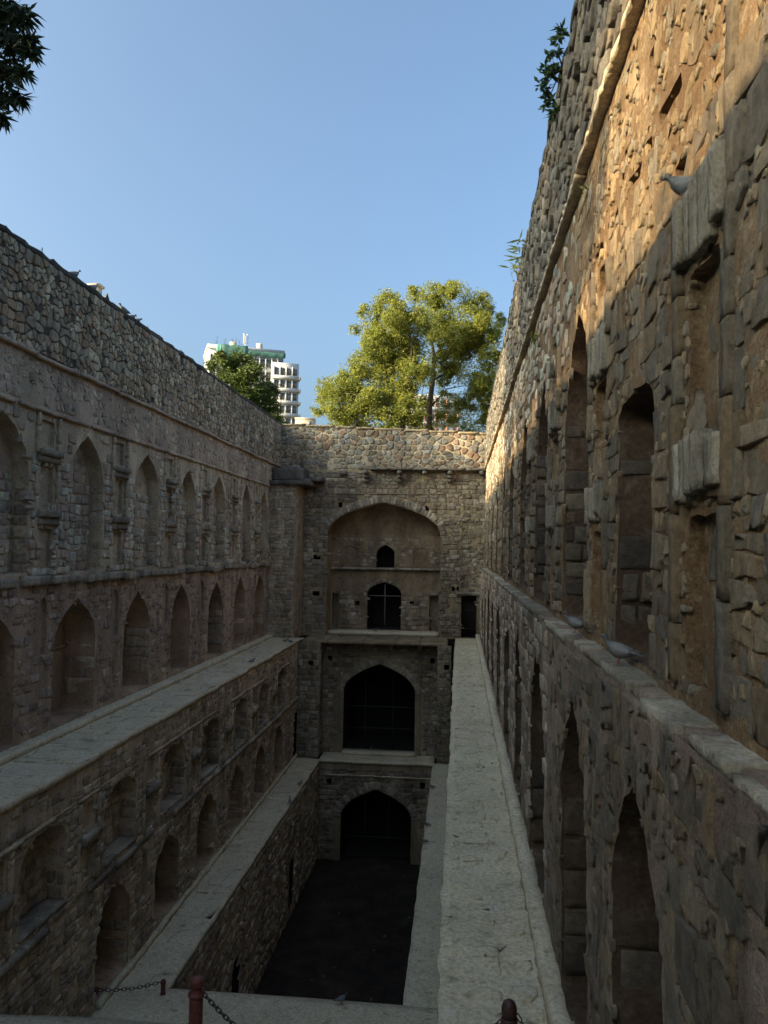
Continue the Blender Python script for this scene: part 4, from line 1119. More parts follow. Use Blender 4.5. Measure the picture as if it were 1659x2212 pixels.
def leaves(name, clumps, per, L, Wd, mat, parent, droop=0.5, shell=0.55, rg=rng):
    """clumps: (centre, radius, count factor, tone). Leaf blades of four corners, folded along the rib"""
    C = []; T = []
    for c, r, k, tn in clumps:
        n = max(4, int(per*k)); d = rg.normal(size=(n, 3)); d /= np.linalg.norm(d, axis=1)[:, None]
        rad = r*(shell+(1-shell)*rg.random(n))**0.7
        # sprays: leaves bunch around twig ends
        tw = rg.integers(0, max(3, n//7), n); jit = rg.normal(size=(max(3, n//7)+1, 3))
        jit /= np.linalg.norm(jit, axis=1)[:, None]; base = jit[tw]
        q = c+base*rad[:, None]*0.92+d*r*0.16
        C.append(q); T.append(np.clip(tn+rg.normal(size=n)*0.22, 0, 1))
    C = np.concatenate(C); T = np.concatenate(T); n = len(C)
    ax = rg.normal(size=(n, 3)); ax[:, 2] = ax[:, 2]*0.6-droop; ax /= np.linalg.norm(ax, axis=1)[:, None]
    sd = np.cross(ax, rg.normal(size=(n, 3))); sd /= np.linalg.norm(sd, axis=1)[:, None]
    nm = np.cross(ax, sd); l = L*(0.65+0.7*rg.random(n))[:, None]; w = Wd*(0.7+0.6*rg.random(n))[:, None]
    V = np.stack([C, C+ax*l*0.45+sd*w*0.5+nm*w*0.15, C+ax*l, C+ax*l*0.45-sd*w*0.5+nm*w*0.15], 1).reshape(-1, 3)
    b = np.arange(n)*4
    F = np.concatenate([np.stack([b, b+1, b+2], 1), np.stack([b, b+2, b+3], 1)])
    tone = np.repeat(T, 4)[:, None]*np.ones((1, 3))
    return mesh_np(name, V-woff(parent), F, mat, parent, tone=tone)
M_BARK = plain_mat('bark', (0.10, 0.075, 0.055), 0.9, 0.4, 12, bstr=0.6)
M_LEAF_N = leaf_mat('neem_leaf', (0.13, 0.17, 0.035), (0.33, 0.34, 0.07), 0.5)
M_LEAF_M = leaf_mat('mango_leaf', (0.035, 0.070, 0.018), (0.11, 0.14, 0.028), 0.25)
M_LEAF_D = leaf_mat('shaded_leaf', (0.018, 0.032, 0.018), (0.035, 0.06, 0.025), 0.10)  # leaf green darkened to carry the shade of a backlit crown

def bg_tree(name, label, trunk, clumps2, Y, spread, mat, per, L, Wd, branches, tr=0.22, group=None):
    """a tree beyond the walls; clumps2 in picture units are turned into real points around depth Y"""
    base = np.array(trunk); t = thing(name, label, 'tree', tuple(base), group)
    s = Y/F0; cl = []
    for i, (x, y, r) in enumerate(clumps2):
        c = px(x, y, Y+random.uniform(-spread, spread)*0.6)
        cl.append((c, r*s*1.0, (r/15.0)**2*0.34, 0.55)); cl.append((c+np.array([0, 1.2, 0.2]), r*s*1.2, (r/15.0)**2*0.2, 0.65))
        k = max(3, int((r/15.0)**1.5*1.7))
        for j in range(k):
            d = np.array([random.gauss(0, 1) for _ in range(3)]); d /= np.linalg.norm(d)
            rr = r*s*random.uniform(0.25, 0.9)
            cc = c+d*rr*np.array([1, 1.3, 1]); r2 = r*s*random.uniform(0.26, 0.48)
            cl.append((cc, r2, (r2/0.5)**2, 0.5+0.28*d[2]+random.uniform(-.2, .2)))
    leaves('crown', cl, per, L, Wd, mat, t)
    tk = None
    for pts, r0, r1 in branches:
        n = len(pts); o = tube('trunk' if tk is None else 'branch', pts, [r0+(r1-r0)*i/(n-1) for i in range(n)], M_BARK, t if tk is None else tk)
        tk = tk or o
    return t
def B(path, Y, z0=None): 
    out = [px(x, y, Y+dy) for x, y, dy in path]
    if z0 is not None: out[0][2] = z0
    return out
GZ = 5.8
T1 = [(720, 850, 40), (702, 832, 24), (690, 880, 22), (740, 885, 38), (770, 820, 48), (790, 870, 45), (750, 905, 30), (820, 770, 50), (850, 830, 55), (800, 690, 30), (835, 655, 34), (860, 700, 45), (825, 730, 42), (880, 750, 50), (775, 780, 28), (880, 880, 40), (820, 905, 35), (785, 668, 16), (765, 712, 14), (905, 690, 35), (900, 800, 40), (700, 855, 15), (730, 920, 24), (780, 925, 24), (850, 925, 22), (900, 925, 18), (860, 900, 24), (890, 905, 22)]
T2 = [(900, 640, 26), (935, 640, 36), (985, 640, 36), (1030, 660, 36), (950, 690, 44), (1010, 700, 46), (1055, 720, 36), (1065, 770, 34), (1010, 750, 44), (955, 750, 40), (1035, 820, 42), (980, 800, 34), (940, 810, 30), (1060, 860, 34), (1000, 870, 30), (1040, 905, 34), (955, 900, 22), (1075, 690, 20), (1085, 800, 30), (985, 905, 20), (930, 925, 18), (1010, 930, 22), (1065, 930, 24), (1080, 870, 24), (1085, 910, 22), (960, 860, 22), (915, 870, 20)]
bb = B([(870, 940, 0), (870, 900, 0), (872, 860, 0)], 58, GZ)
bg_tree('neem_tree', 'sunlit yellow-green tree with a slim dark trunk behind the far parapet', bb[0], T1, 58, 3.0, M_LEAF_N, 400, 0.23, 0.07,
        [(bb, 0.22, 0.16), (B([(872, 860, 0), (850, 820, 1), (820, 770, 1), (800, 700, 1.5)], 58), 0.13, 0.03), (B([(872, 860, 0), (885, 810, -1), (890, 750, -1), (880, 690, -1)], 58), 0.13, 0.03),
         (B([(872, 862, 0), (820, 880, -1), (760, 850, -1.5), (715, 850, -1.5)], 58), 0.09, 0.02), (B([(820, 770, 1), (790, 720, 2), (785, 680, 2)], 58), 0.05, 0.015)], 0.22)
bb = B([(926, 940, 0), (928, 880, 0), (935, 820, 0), (938, 770, 0)], 62, GZ)
bg_tree('neem_tree', 'taller yellow-green tree nearest the right wall behind the far parapet', bb[0], T2, 62, 3.0, M_LEAF_N, 400, 0.23, 0.07,
        [(bb, 0.26, 0.17), (B([(938, 770, 0), (930, 720, 1), (935, 660, 1)], 62), 0.14, 0.03), (B([(938, 772, 0), (975, 720, 0), (1010, 670, 0)], 62), 0.14, 0.03),
         (B([(935, 822, 0), (990, 790, 1), (1040, 730, 1)], 62), 0.11, 0.03), (B([(930, 880, 0), (965, 840, 1), (1020, 830, 1)], 62), 0.08, 0.02), (B([(915, 935, 0), (905, 880, 1), (918, 820, 1)], 62), 0.07, 0.03)], 0.26)
TM = [(478, 790, 30), (510, 785, 34), (545, 800, 26), (490, 830, 38), (535, 835, 42), (575, 840, 26), (560, 875, 36), (590, 880, 22), (525, 880, 36), (595, 905, 18), (570, 908, 22), (455, 790, 14)]
bb = B([(540, 990, 0), (538, 900, 0), (530, 850, 0)], 70, GZ)
bg_tree('mango_tree', 'dense dark green tree peeking over the left wall before the white tower', bb[0], TM, 70, 2.5, M_LEAF_M, 260, 0.32, 0.11,
        [(bb, 0.3, 0.2), (B([(530, 850, 0), (500, 820, 1), (485, 790, 1)], 70), 0.12, 0.03), (B([(532, 855, 0), (560, 840, 0), (580, 850, 0)], 70), 0.12, 0.03)], 0.3)

# trees standing behind the left wall whose shade falls on the right wall
def near_tree(label, base, lobes, extra, per, mat, L=0.24, Wd=0.055):
    t = thing('mango_tree', label, 'tree', base)
    cl = []
    for c, rad, n in lobes:
        for i in range(n):
            d = np.array([random.gauss(0, 1) for _ in range(3)]); d /= np.linalg.norm(d)
            f = random.uniform(0.45, 1.0)
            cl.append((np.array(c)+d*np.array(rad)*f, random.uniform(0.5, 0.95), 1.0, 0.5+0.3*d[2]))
    cl += extra
    leaves('crown', cl, per, L, Wd, mat, t, droop=0.9)
    bs = np.array(base, float); c0 = np.array(lobes[0][0], float)
    mid = bs+(c0-bs)*np.array([0.3, 0.3, 0.55])
    tk = tube('trunk', [bs, (bs+mid)/2+np.array([0.1, 0.15, 0]), mid], [0.42, 0.36, 0.28], M_BARK, t)
    for c, rad, n in lobes:
        c = np.array(c)
        for sx in (-0.6, 0.5):
            tube('branch', [mid-np.array([0, 0, 0.1]), mid+(c-mid)*0.5+np.array([sx, 0.4*sx, 0.3]), c+np.array([sx*rad[0]*0.6, sx*rad[1]*0.7, rad[2]*0.2])], [0.2, 0.12, 0.04], M_BARK, tk)
    return tk, mid
ex = []
for x, y, r, Y in ((22, 20, 40, 12.4), (55, 35, 28, 12.0), (30, 95, 36, 12.2), (62, 75, 20, 11.8), (15, 150, 30, 12.4), (48, 160, 20, 12.0), (12, 205, 24, 12.1), (38, 215, 13, 11.9), (8, 248, 12, 12.0), (70, 110, 11, 11.9), (25, 60, 30, 12.6), (-25, 40, 50, 12.5), (-25, 130, 50, 12.5), (-30, 210, 35, 12.5)):
    c = px(x, y, Y); k = max(2, int((r/11.0)**2*0.5))
    for j in range(k):
        d = np.array([random.gauss(0, 1) for _ in range(3)]); d /= np.linalg.norm(d)
        ex.append((c+d*r*Y/F0*random.uniform(0.2, 0.8), r*Y/F0*0.5+0.03, 0.2, 0.4))
tr_, mid = near_tree('dark overhanging tree whose leaves hang into the top left corner', (-13.4, 6.0, GZ), [((-13.9, 5.7, 12.3), (2.4, 7.4, 3.6), 260), ((-13.9, 6.6, 9.9), (1.8, 7.0, 0.8), 70), ((-14.6, 14.2, 11.8), (1.9, 3.0, 3.0), 90), ((-9.6, 10.0, 11.6), (1.8, 2.2, 1.5), 24)], ex, 210, M_LEAF_D)
tube('branch', [mid, (-11.5, 8.5, 10.8), (-9.4, 11.0, 9.9), (-8.3, 12.1, 8.8)], [0.16, 0.11, 0.06, 0.02], M_BARK, tr_)
near_tree('tall shade tree rising behind the left wall outside the picture', (-15.0, -9.0, GZ), [((-15.2, -5.6, 15.4), (2.4, 5.2, 3.4), 130), ((-15.2, -5.4, 13.0), (2.0, 4.8, 1.0), 60)], [], 210, M_LEAF_D)
near_tree('broad shade tree standing well left of the far corner outside the picture', (-28.0, 30.0, GZ), [((-29.2, 31.0, 15.4), (4.0, 2.2, 3.6), 130), ((-29.4, 27.6, 15.2), (2.8, 2.0, 1.9), 70)], [], 210, M_LEAF_D)

# ------------------------------------------------------------------ buildings beyond
M_WHITE = plain_mat('white_render', (0.44, 0.455, 0.455), 0.8, 0.14, 0.8, bstr=0)  # white dulled in place of distance haze
M_CREAM = plain_mat('cream_render', (0.62, 0.55, 0.42), 0.8, 0.08, 0.8, bstr=0)
M_GLASS = plain_mat('hazed_window_glass', (0.13, 0.14, 0.15), 0.25, 0.3, 0.4, 0.0, 0.5, 0)  # glass lightened so its colour carries the distance haze
M_NET = plain_mat('green_netting', (0.065, 0.155, 0.135), 0.8, 0.35, 0.5, bstr=0)  # green dulled, again for haze
M_NET2 = plain_mat('pale_green_netting', (0.16, 0.42, 0.33), 0.8, 0.3, 1.2, bstr=0)
M_RED = plain_mat('red_trim', (0.36, 0.16, 0.11), 0.7, 0.15, 2, bstr=0)
def obox(name, parent, C, f, l, a0, a1, b0, b1, z0, z1, mat, seg=1, wave=0.0):
    """box in a building's own axes: a along the front f, b back along l (negative b stands proud of the front)"""
    V = []; nx = seg
    for i in range(nx+1):
        a = a0+(a1-a0)*i/nx
        for b in (b0, b1):
            for z in (z0, z1):
                p = np.array(C)+f*a+l*b; w = wave*math.sin(i*1.9)+wave*0.6*math.sin(i*3.1)
                V.append((p[0], p[1], z+(w if z == z0 else w*0.4)))
    Fc = []
    for i in range(nx):
        s = i*4; e = s+4
        for (p, q) in ((0, 1), (1, 3), (3, 2), (2, 0)): Fc.append((s+p, s+q, e+q, e+p))
    Fc.append((0, 2, 3, 1)); Fc.append((nx*4, nx*4+1, nx*4+3, nx*4+2))
    return mesh_np(name, np.array(V)-woff(parent), np.array(Fc), mat, parent)
f_ = np.array([0.92, 0.39, 0]); f_ /= np.linalg.norm(f_); l_ = np.array([-f_[1], f_[0], 0])
CB = px(450, 746, 190); ZT = CB[2]; CB[2] = GZ
tb = thing('office_tower', 'white concrete office tower with rows of windows and green netting on top', 'building', tuple(CB))
tw_ = obox('wall', tb, CB, f_, l_, 0, 19.5, 0, 13, GZ, ZT, M_WHITE)
obox('roof_room', tb, CB, f_, l_, 9, 17.5, 4, 11, ZT, ZT+1.4, M_WHITE)
obox('parapet', tb, CB, f_, l_, -0.3, 19.8, -0.3, 13.3, ZT-0.6, ZT+0.35, M_WHITE)
H = 3.3
for r in range(12):
    zb = ZT-2.2-(r+1)*H+0.5
    if zb < GZ+1: break
    na = 12
    for i in range(na):
        a = 0.5+i*19.0/na
        w = obox('window', tw_, CB, f_, l_, a+0.25, a+19.0/na-0.2, -0.04, 0.3, zb+0.6, zb+2.6, M_GLASS)
        if r < 2: obox('fin', tw_, CB, f_, l_, a-0.12, a+0.22, -0.55, -0.001, zb-0.2, zb+3.05, M_WHITE)
    obox('spandrel', tw_, CB, f_, l_, -0.2, 19.7, -(0.30 if r < 2 else 0.75), -0.002, zb-0.75, zb+0.25, M_WHITE)
    for i in range(4):
        b = 1.0+i*2.9
        obox('window', tw_, CB, f_, l_, -0.04, 0.3, b, b+1.5, zb+0.5, zb+2.5, M_GLASS)
# the wing with arcaded balconies
CW = CB+f_*16.2-l_*2.4; ZWt = ZT-3.4
wg_ = obox('wing', tb, CW, f_, l_, 0, 7.0, 0, 6, GZ, ZWt, M_WHITE)
for r in range(12):
    zb = ZWt-0.6-(r+1)*H
    if zb < GZ+1: break
    for i in range(4):
        a = 0.45+i*1.62
        obox('window', wg_, CW, f_, l_, a+0.18, a+1.2, -0.05, 0.3, zb+0.75, zb+2.5, M_GLASS)
        obox('pilaster', wg_, CW, f_, l_, a-0.18, a+0.14, -0.45, -0.001, zb+0.2, zb+2.9, M_WHITE)
    obox('balcony', wg_, CW, f_, l_, -0.3, 7.3, -0.7, -0.002, zb-0.45, zb+0.4, M_WHITE)
    for i in range(3):
        b = 0.6+i*1.8
        obox('window', wg_, CW, f_, l_, 6.9, 7.05, b, b+1.1, zb+0.75, zb+2.5, M_GLASS)
    obox('balcony', wg_, CW, f_, l_, 7.002, 7.5, -0.7, 6, zb-0.45, zb+0.4, M_WHITE)
obox('netting', tb, CB, f_, l_, 10.0, 19.9, -0.75, -0.62, ZT-1.9, ZT-0.5, M_NET, 14, 0.2)
obox('netting', tb, CB, f_, l_, 3.5, 10.0, -0.8, -0.65, ZT-3.2, ZT+0.5, M_NET, 8, 0.3)
obox('netting', tb, CB, f_, l_, 2.0, 3.4, -0.82, -0.68, ZT-3.4, ZT+0.3, M_NET2, 4, 0.3)
for i in range(14):
    p = CB+f_*random.uniform(2, 9)+l_*random.uniform(-0.8, 6)
    tube('scaffold_pole', [(p[0], p[1], ZT-0.3), (p[0], p[1], ZT+random.uniform(1.2, 3.0))], [0.05, 0.05], M_IRON, tb, 5)
p = CB+f_*10.0+l_*5
tube('mast', [(p[0], p[1], ZT), (p[0], p[1], ZT+4.6)], [0.12, 0.08], M_WHITE, tb, 6)
for k in range(3):
    q = p+np.array([math.cos(k*2.1), math.sin(k*2.1), 0])*0.55
    rough_box('antenna_panel', (q[0]-0.16, q[1]-0.12, ZT+2.6), (q[0]+0.16, q[1]+0.12, ZT+5.2), 3, 0.0, M_WHITE, tb)
for aa, hh in ((6.6, 2.2), (13.5, 2.4)):
    q = CB+f_*aa+l_*3
    rough_box('water_tank', (q[0]-0.7, q[1]-0.6, ZT), (q[0]+0.7, q[1]+0.6, ZT+hh), 0.7, 0.06, M_CREAM, tb)
hb = px(657, 905, 170); zt = hb[2]; hb[2] = GZ
t = thing('far_house', 'small beige building just right of the white office tower', 'building', tuple(hb))
ff = np.array([1.0, 0.15, 0]); ff /= np.linalg.norm(ff); lf = np.array([-ff[1], ff[0], 0])
obox('wall', t, hb, ff, lf, -2, 2.4, 0, 4, GZ, zt, plain_mat('beige_render', (0.42, 0.36, 0.28), 0.8, 0.1, 1, bstr=0))
obox('parapet', t, hb, ff, lf, -2.1, 2.5, -0.1, 4.1, zt, zt+0.25, M_CREAM)
obox('window', t, hb, ff, lf, 0.9, 1.6, -0.05, 0.2, zt-1.3, zt-0.5, M_GLASS)
wb = px(845, 850, 100); zt = wb[2]; wb[2] = GZ
t = thing('far_house', 'white building with red trim glimpsed through the trees', 'building', tuple(wb))
obox('wall', t, wb, ff, lf, 0, 9.0, 0, 6, GZ, zt, M_WHITE)
for r in range(3):
    zb = zt-1.9-r*1.9
    for i in range(6): 
        obox('window', t, wb, ff, lf, 0.5+i*1.45, 1.3+i*1.45, -0.05, 0.2, zb+0.3, zb+1.3, M_GLASS)
        obox('red_pier', t, wb, ff, lf, 1.5+i*1.45, 1.72+i*1.45, -0.15, -0.002, zb+0.2, zb+1.4, M_RED)
    obox('band', t, wb, ff, lf, -0.2, 9.2, -0.35, -0.003, zb-0.25, zb+0.15, M_WHITE)
cpp = px(207, 616, 34); zt = cpp[2]
t = thing('concrete_pillar', 'cream concrete post standing up behind the left parapet beside a pigeon', 'pillar', (cpp[0], cpp[1], GZ))
rough_box('shaft', (cpp[0]-0.22, cpp[1]-0.2, GZ), (cpp[0]+0.22, cpp[1]+0.2, zt-0.12), 0.5, 0.01, M_CREAM, t)
rough_box('cap', (cpp[0]-0.3, cpp[1]-0.28, zt-0.12), (cpp[0]+0.3, cpp[1]+0.28, zt), 0.3, 0.01, M_CREAM, t)
wf = thing('wire_fence', 'thin rods and a sagging wire along the back of the left parapet', 'fence', (-10.9, 22, 6.9))
rods = [(-10.85, yy, hh) for yy, hh in ((17.0, 0.45), (18.6, 0.55), (20.4, 0.5), (22.5, 0.4), (25.4, 0.5), (28.6, 0.5), (32.5, 0.5))]
for x, yy, hh in rods: tube('rod', [(x, yy, 6.95), (x+0.03, yy, 7.1+hh)], [0.014, 0.012], M_IRON, wf, 5)
for (x, a, ha), (x2, b, hb_) in zip(rods, rods[1:]):
    tube('wire', [(x+(x2-x)*i/8, a+(b-a)*i/8, 7.05+ha*(1-i/8)+hb_*i/8-0.3*4*(i/8)*(1-i/8)*0.9) for i in range(9)], [0.005]*9, M_IRON, wf, 4)

# ------------------------------------------------------------------ plants on the right wall
def plant(label, c, n, L, Wd, rad, stems, mat):
    t = thing('wall_plant', label, 'plant', tuple(c))
    cl = [(np.array(c)+np.array(o_), r_, k_, 0.5) for o_, r_, k_ in rad]
    leaves('leaves', cl, n, L, Wd, mat, t, droop=0.2, shell=0.3)
    for o_ in stems: tube('stem', [c, np.array(c)+np.array(o_)*0.5+np.array([0, 0, 0.05]), np.array(c)+np.array(o_)], [0.015, 0.01, 0.005], M_BARK, t, 5)
M_LEAF_P = leaf_mat('fig_leaf', (0.03, 0.06, 0.025), (0.06, 0.10, 0.035), 0.2)
c = px(1236, 110, 8.6); c = np.array([1.45, 8.9, 6.9])
plant('dark leafy shrub sprouting from the top edge of the near right wall', (1.42, 10.9, 6.9), 60, 0.12, 0.05,
      [((-0.10, 0.0, 0.0), 0.12, 1), ((-0.20, 0.1, 0.05), 0.13, 1), ((-0.24, 0.15, -0.15), 0.12, 0.9), ((-0.15, -0.1, 0.22), 0.11, 0.8), ((-0.20, 0.3, -0.32), 0.10, 0.8), ((-0.12, 0.3, -0.44), 0.08, 0.6), ((-0.08, -0.3, 0.3), 0.10, 0.8)],
      [(-0.20, 0.1, 0.05), (-0.24, 0.15, -0.15), (-0.20, 0.3, -0.32), (-0.15, -0.1, 0.22)], M_LEAF_P)
plant('pale feathery weed on the far top of the right wall', (1.46, 18.5, 6.9), 22, 0.30, 0.05, [((-0.08, 0, 0.15), 0.22, 1), ((-0.1, 0.8, 0.2), 0.22, 1), ((-0.1, -1.1, 0.0), 0.2, 0.7)], [(-0.08, 0, 0.2), (-0.1, 0.8, 0.2), (-0.1, -1.1, 0.0)], M_LEAF_N)
plant('small green tuft rooted in a crack of the right wall', (1.40, 14.2, 3.9), 14, 0.12, 0.05, [((-0.06, 0, 0.02), 0.08, 1)], [(-0.06, 0, 0.03)], M_LEAF_N)
plant('tiny green tuft below the cornice of the sunlit right wall', (1.42, 8.9, 4.2), 9, 0.07, 0.03, [((-0.04, 0, 0.0), 0.05, 1)], [(-0.04, 0, 0.02)], M_LEAF_N)

# ------------------------------------------------------------------ bollards and chains
def lathe(name, prof, mat, parent, seg=16):
    V = []; Fc = []
    for r, z in prof:
        for k in range(seg):
            t = 2*math.pi*k/seg; V.append((r*math.cos(t), r*math.sin(t), z))
    for i in range(len(prof)-1):
        for k in range(seg):
            a = i*seg+k; b = i*seg+(k+1) % seg; Fc.append((a, b, b+seg, a+seg))
    o = mesh_np(name, np.array(V), np.array(Fc), mat, parent, smooth=True); return o
def bollard(label, x, y, top, style, mat):
    h = top-ZW; r = 0.062
    t = thing('bollard', label, 'bollard', (x, y, ZW), 'chain bollards on the landing')
    if style:
        lathe('shaft', [(0.0, 0), (r*1.2, 0), (r*1.2, 0.06), (r, 0.08), (r, h-0.24), (r*0.99, h-0.14), (0, h-0.14)], mat, t)
        lathe('collar', [(r*1.18, h-0.16), (r*1.25, h-0.145), (r*1.18, h-0.13), (r*0.75, h-0.12), (r*0.75, h-0.09)], mat, t)
        lathe('head', [(r*0.7, h-0.09), (r*0.98, h-0.07), (r*0.98, h-0.02), (r*0.7, h), (0, h)], mat, t)
    else:
        lathe('shaft', [(0.0, 0), (r*1.15, 0), (r, 0.06), (r*0.92, h-0.2), (0, h-0.2)], mat, t)
        lathe('collar', [(r*0.95, h-0.21), (r*1.12, h-0.19), (r*1.12, h-0.17), (r*0.9, h-0.15)], mat, t)
        lathe('head', [(r*0.80, h-0.15), (r*1.02, h-0.11), (r*1.02, h-0.07), (r*0.8, h-0.03), (r*0.38, h-0.012), (0.0, h)], mat, t)
    return t
M_RUSTD = plain_mat('dark_rust_paint', (0.055, 0.026, 0.022), 0.5, 0.35, 30, 0.0, 0.35)
pL = px(425, 2112, 7.0); pR = px(1100, 2157, 6.6)
bollard('rust-red bollard with a grooved head at the lower left of the picture', pL[0], 7.0, pL[2], True, M_RUST)
bollard('dark bollard with a rounded knob head on the right walkway', pR[0], 6.6, pR[2], False, M_RUSTD)
pS = px(207, 2165, 18.35); pT = px(352, 2146, 18.8); pS[2] = -10.70; pT[2] = -10.66
for q, lb in ((pS, 'short rusty iron stub at the foot of the lower left wall'), (pT, 'short rusty iron stub at the corner of the lower left walkway')):
    t = thing('iron_stub', lb, 'post', (q[0], q[1], ZL)); hq = q[2]-ZL
    lathe('shaft', [(0, 0), (0.075, 0), (0.055, 0.04), (0.05, hq), (0, hq+0.02)], M_RUST, t)
    lathe('collar', [(0.05, hq-0.09), (0.07, hq-0.08), (0.07, hq-0.04), (0.05, hq-0.03)], M_RUST, t)
def link_mesh():
    V = []; Fc = []; n, m = 12, 5
    for i in range(n):
        a = 2*math.pi*i/n; c = np.array([math.cos(a)*0.019+(0.013 if math.cos(a) > 0 else -0.013), math.sin(a)*0.017, 0])
        d = np.array([math.cos(a), math.sin(a), 0])
        for j in range(m):
            b = 2*math.pi*j/m; V.append(c+d*math.cos(b)*0.0055+np.array([0, 0, math.sin(b)*0.0055]))
    for i in range(n):
        for j in range(m):
            A = i*m+j; Bq = i*m+(j+1) % m; Cq = ((i+1) % n)*m+(j+1) % m; D = ((i+1) % n)*m+j; Fc.append((A, Bq, Cq, D))
    me = bpy.data.meshes.new('link'); me.from_pydata([tuple(v) for v in V], [], Fc); me.materials.append(M_IRON)
    me.polygons.foreach_set('use_smooth', np.ones(len(me.polygons), bool)); return me
LM = link_mesh()
def chain(label, a, b, sag, scale=1.0):
    a = np.array(a); b = np.array(b); t = thing('chain', label, 'chain', tuple(a), 'chains strung from the bollards')
    L = np.linalg.norm(b-a)+sag*sag*2.0; n = int(L/(0.046*scale)); P = []
    for i in range(n+1):
        s = i/n; p = a+(b-a)*s; p = p-np.array([0, 0, sag*4*s*(1-s)]); P.append(p)
    for i in range(n):
        d = Vector(P[i+1]-P[i]); q = d.to_track_quat('X', 'Z').to_matrix().to_4x4()
        o = bpy.data.objects.new('link', LM); COL.objects.link(o); o.parent = t
        o.matrix_local = Matrix.Translation(Vector((P[i]+P[i+1])/2-a)) @ q @ Matrix.Rotation(math.pi/2*(i % 2)+0.5, 4, 'X') @ Matrix.Scale(scale, 4)
zl, zr = pL[2]-0.13, pR[2]-0.18
chain('chain hung across the end of the lower left walkway between two stubs', (pT[0]-0.05, pT[1], pT[2]-0.05), (pS[0]+0.05, pS[1], pS[2]-0.05), 0.07, 1.9)
chain('chain sagging between the two bollards', (pL[0]+0.06, 7.0, zl), (pR[0]-0.06, 6.6, zr), 0.62)
chain('chain sagging from the dark bollard to the right wall', (pR[0]+0.06, 6.6, zr+0.06), (XR0, 6.3, zr-0.05), 0.2)
chain('lower chain leaving the rust-red bollard towards the left', (pL[0]-0.06, 7.0, zl-0.28), (pL[0]-2.4, 6.8, zl-0.3), 0.3)

# ------------------------------------------------------------------ pigeons
M_BIRD = bpy.data.materials.new('pigeon_feather'); M_BIRD.use_nodes = True
_nt = M_BIRD.node_tree; _b = _nt.nodes['Principled BSDF']; _a = _nt.nodes.new('ShaderNodeAttribute'); _a.attribute_name = 'tone'
_p = scaled_pos(_nt, (1, 1, 1)); _n = noise_node(_nt, _p, 60, 3, 0.6)
_nt.links.new(mixc(_nt, 1.0, _a.outputs['Color'], ramp(_nt, _n, [(0.3, 0.8), (0.7, 1.15)]), 'MULTIPLY'), _b.inputs['Base Color']); _b.inputs['Roughness'].default_value = 0.6
M_LEG = plain_mat('pigeon_leg', (0.35, 0.12, 0.10), 0.6, 0.1, 30, bstr=0)
ST = [(-0.200, 0.083, 0.022, 0.004), (-0.150, 0.088, 0.030, 0.010), (-0.105, 0.098, 0.040, 0.028), (-0.065, 0.106, 0.052, 0.048), (-0.02, 0.110, 0.060, 0.062), (0.03, 0.117, 0.058, 0.064),
      (0.066, 0.134, 0.047, 0.053), (0.088, 0.158, 0.033, 0.038), (0.097, 0.184, 0.026, 0.029), (0.104, 0.206, 0.025, 0.026), (0.120, 0.220, 0.022, 0.022), (0.135, 0.219, 0.014, 0.015), (0.143, 0.215, 0.006, 0.006), (0.163, 0.208, 0.002, 0.002)]
def loft(st, seg=12):
    V = []; F = []
    for i, (x, z, ry, rz) in enumerate(st):
        for k in range(seg):
            t = 2*math.pi*k/seg; V.append((x, ry*math.cos(t), z+rz*math.sin(t)))
    for i in range(len(st)-1):
        for k in range(seg):
            a = i*seg+k; b = i*seg+(k+1) % seg; F.append((a, b, b+seg, a+seg))
    return np.array(V), np.array(F)
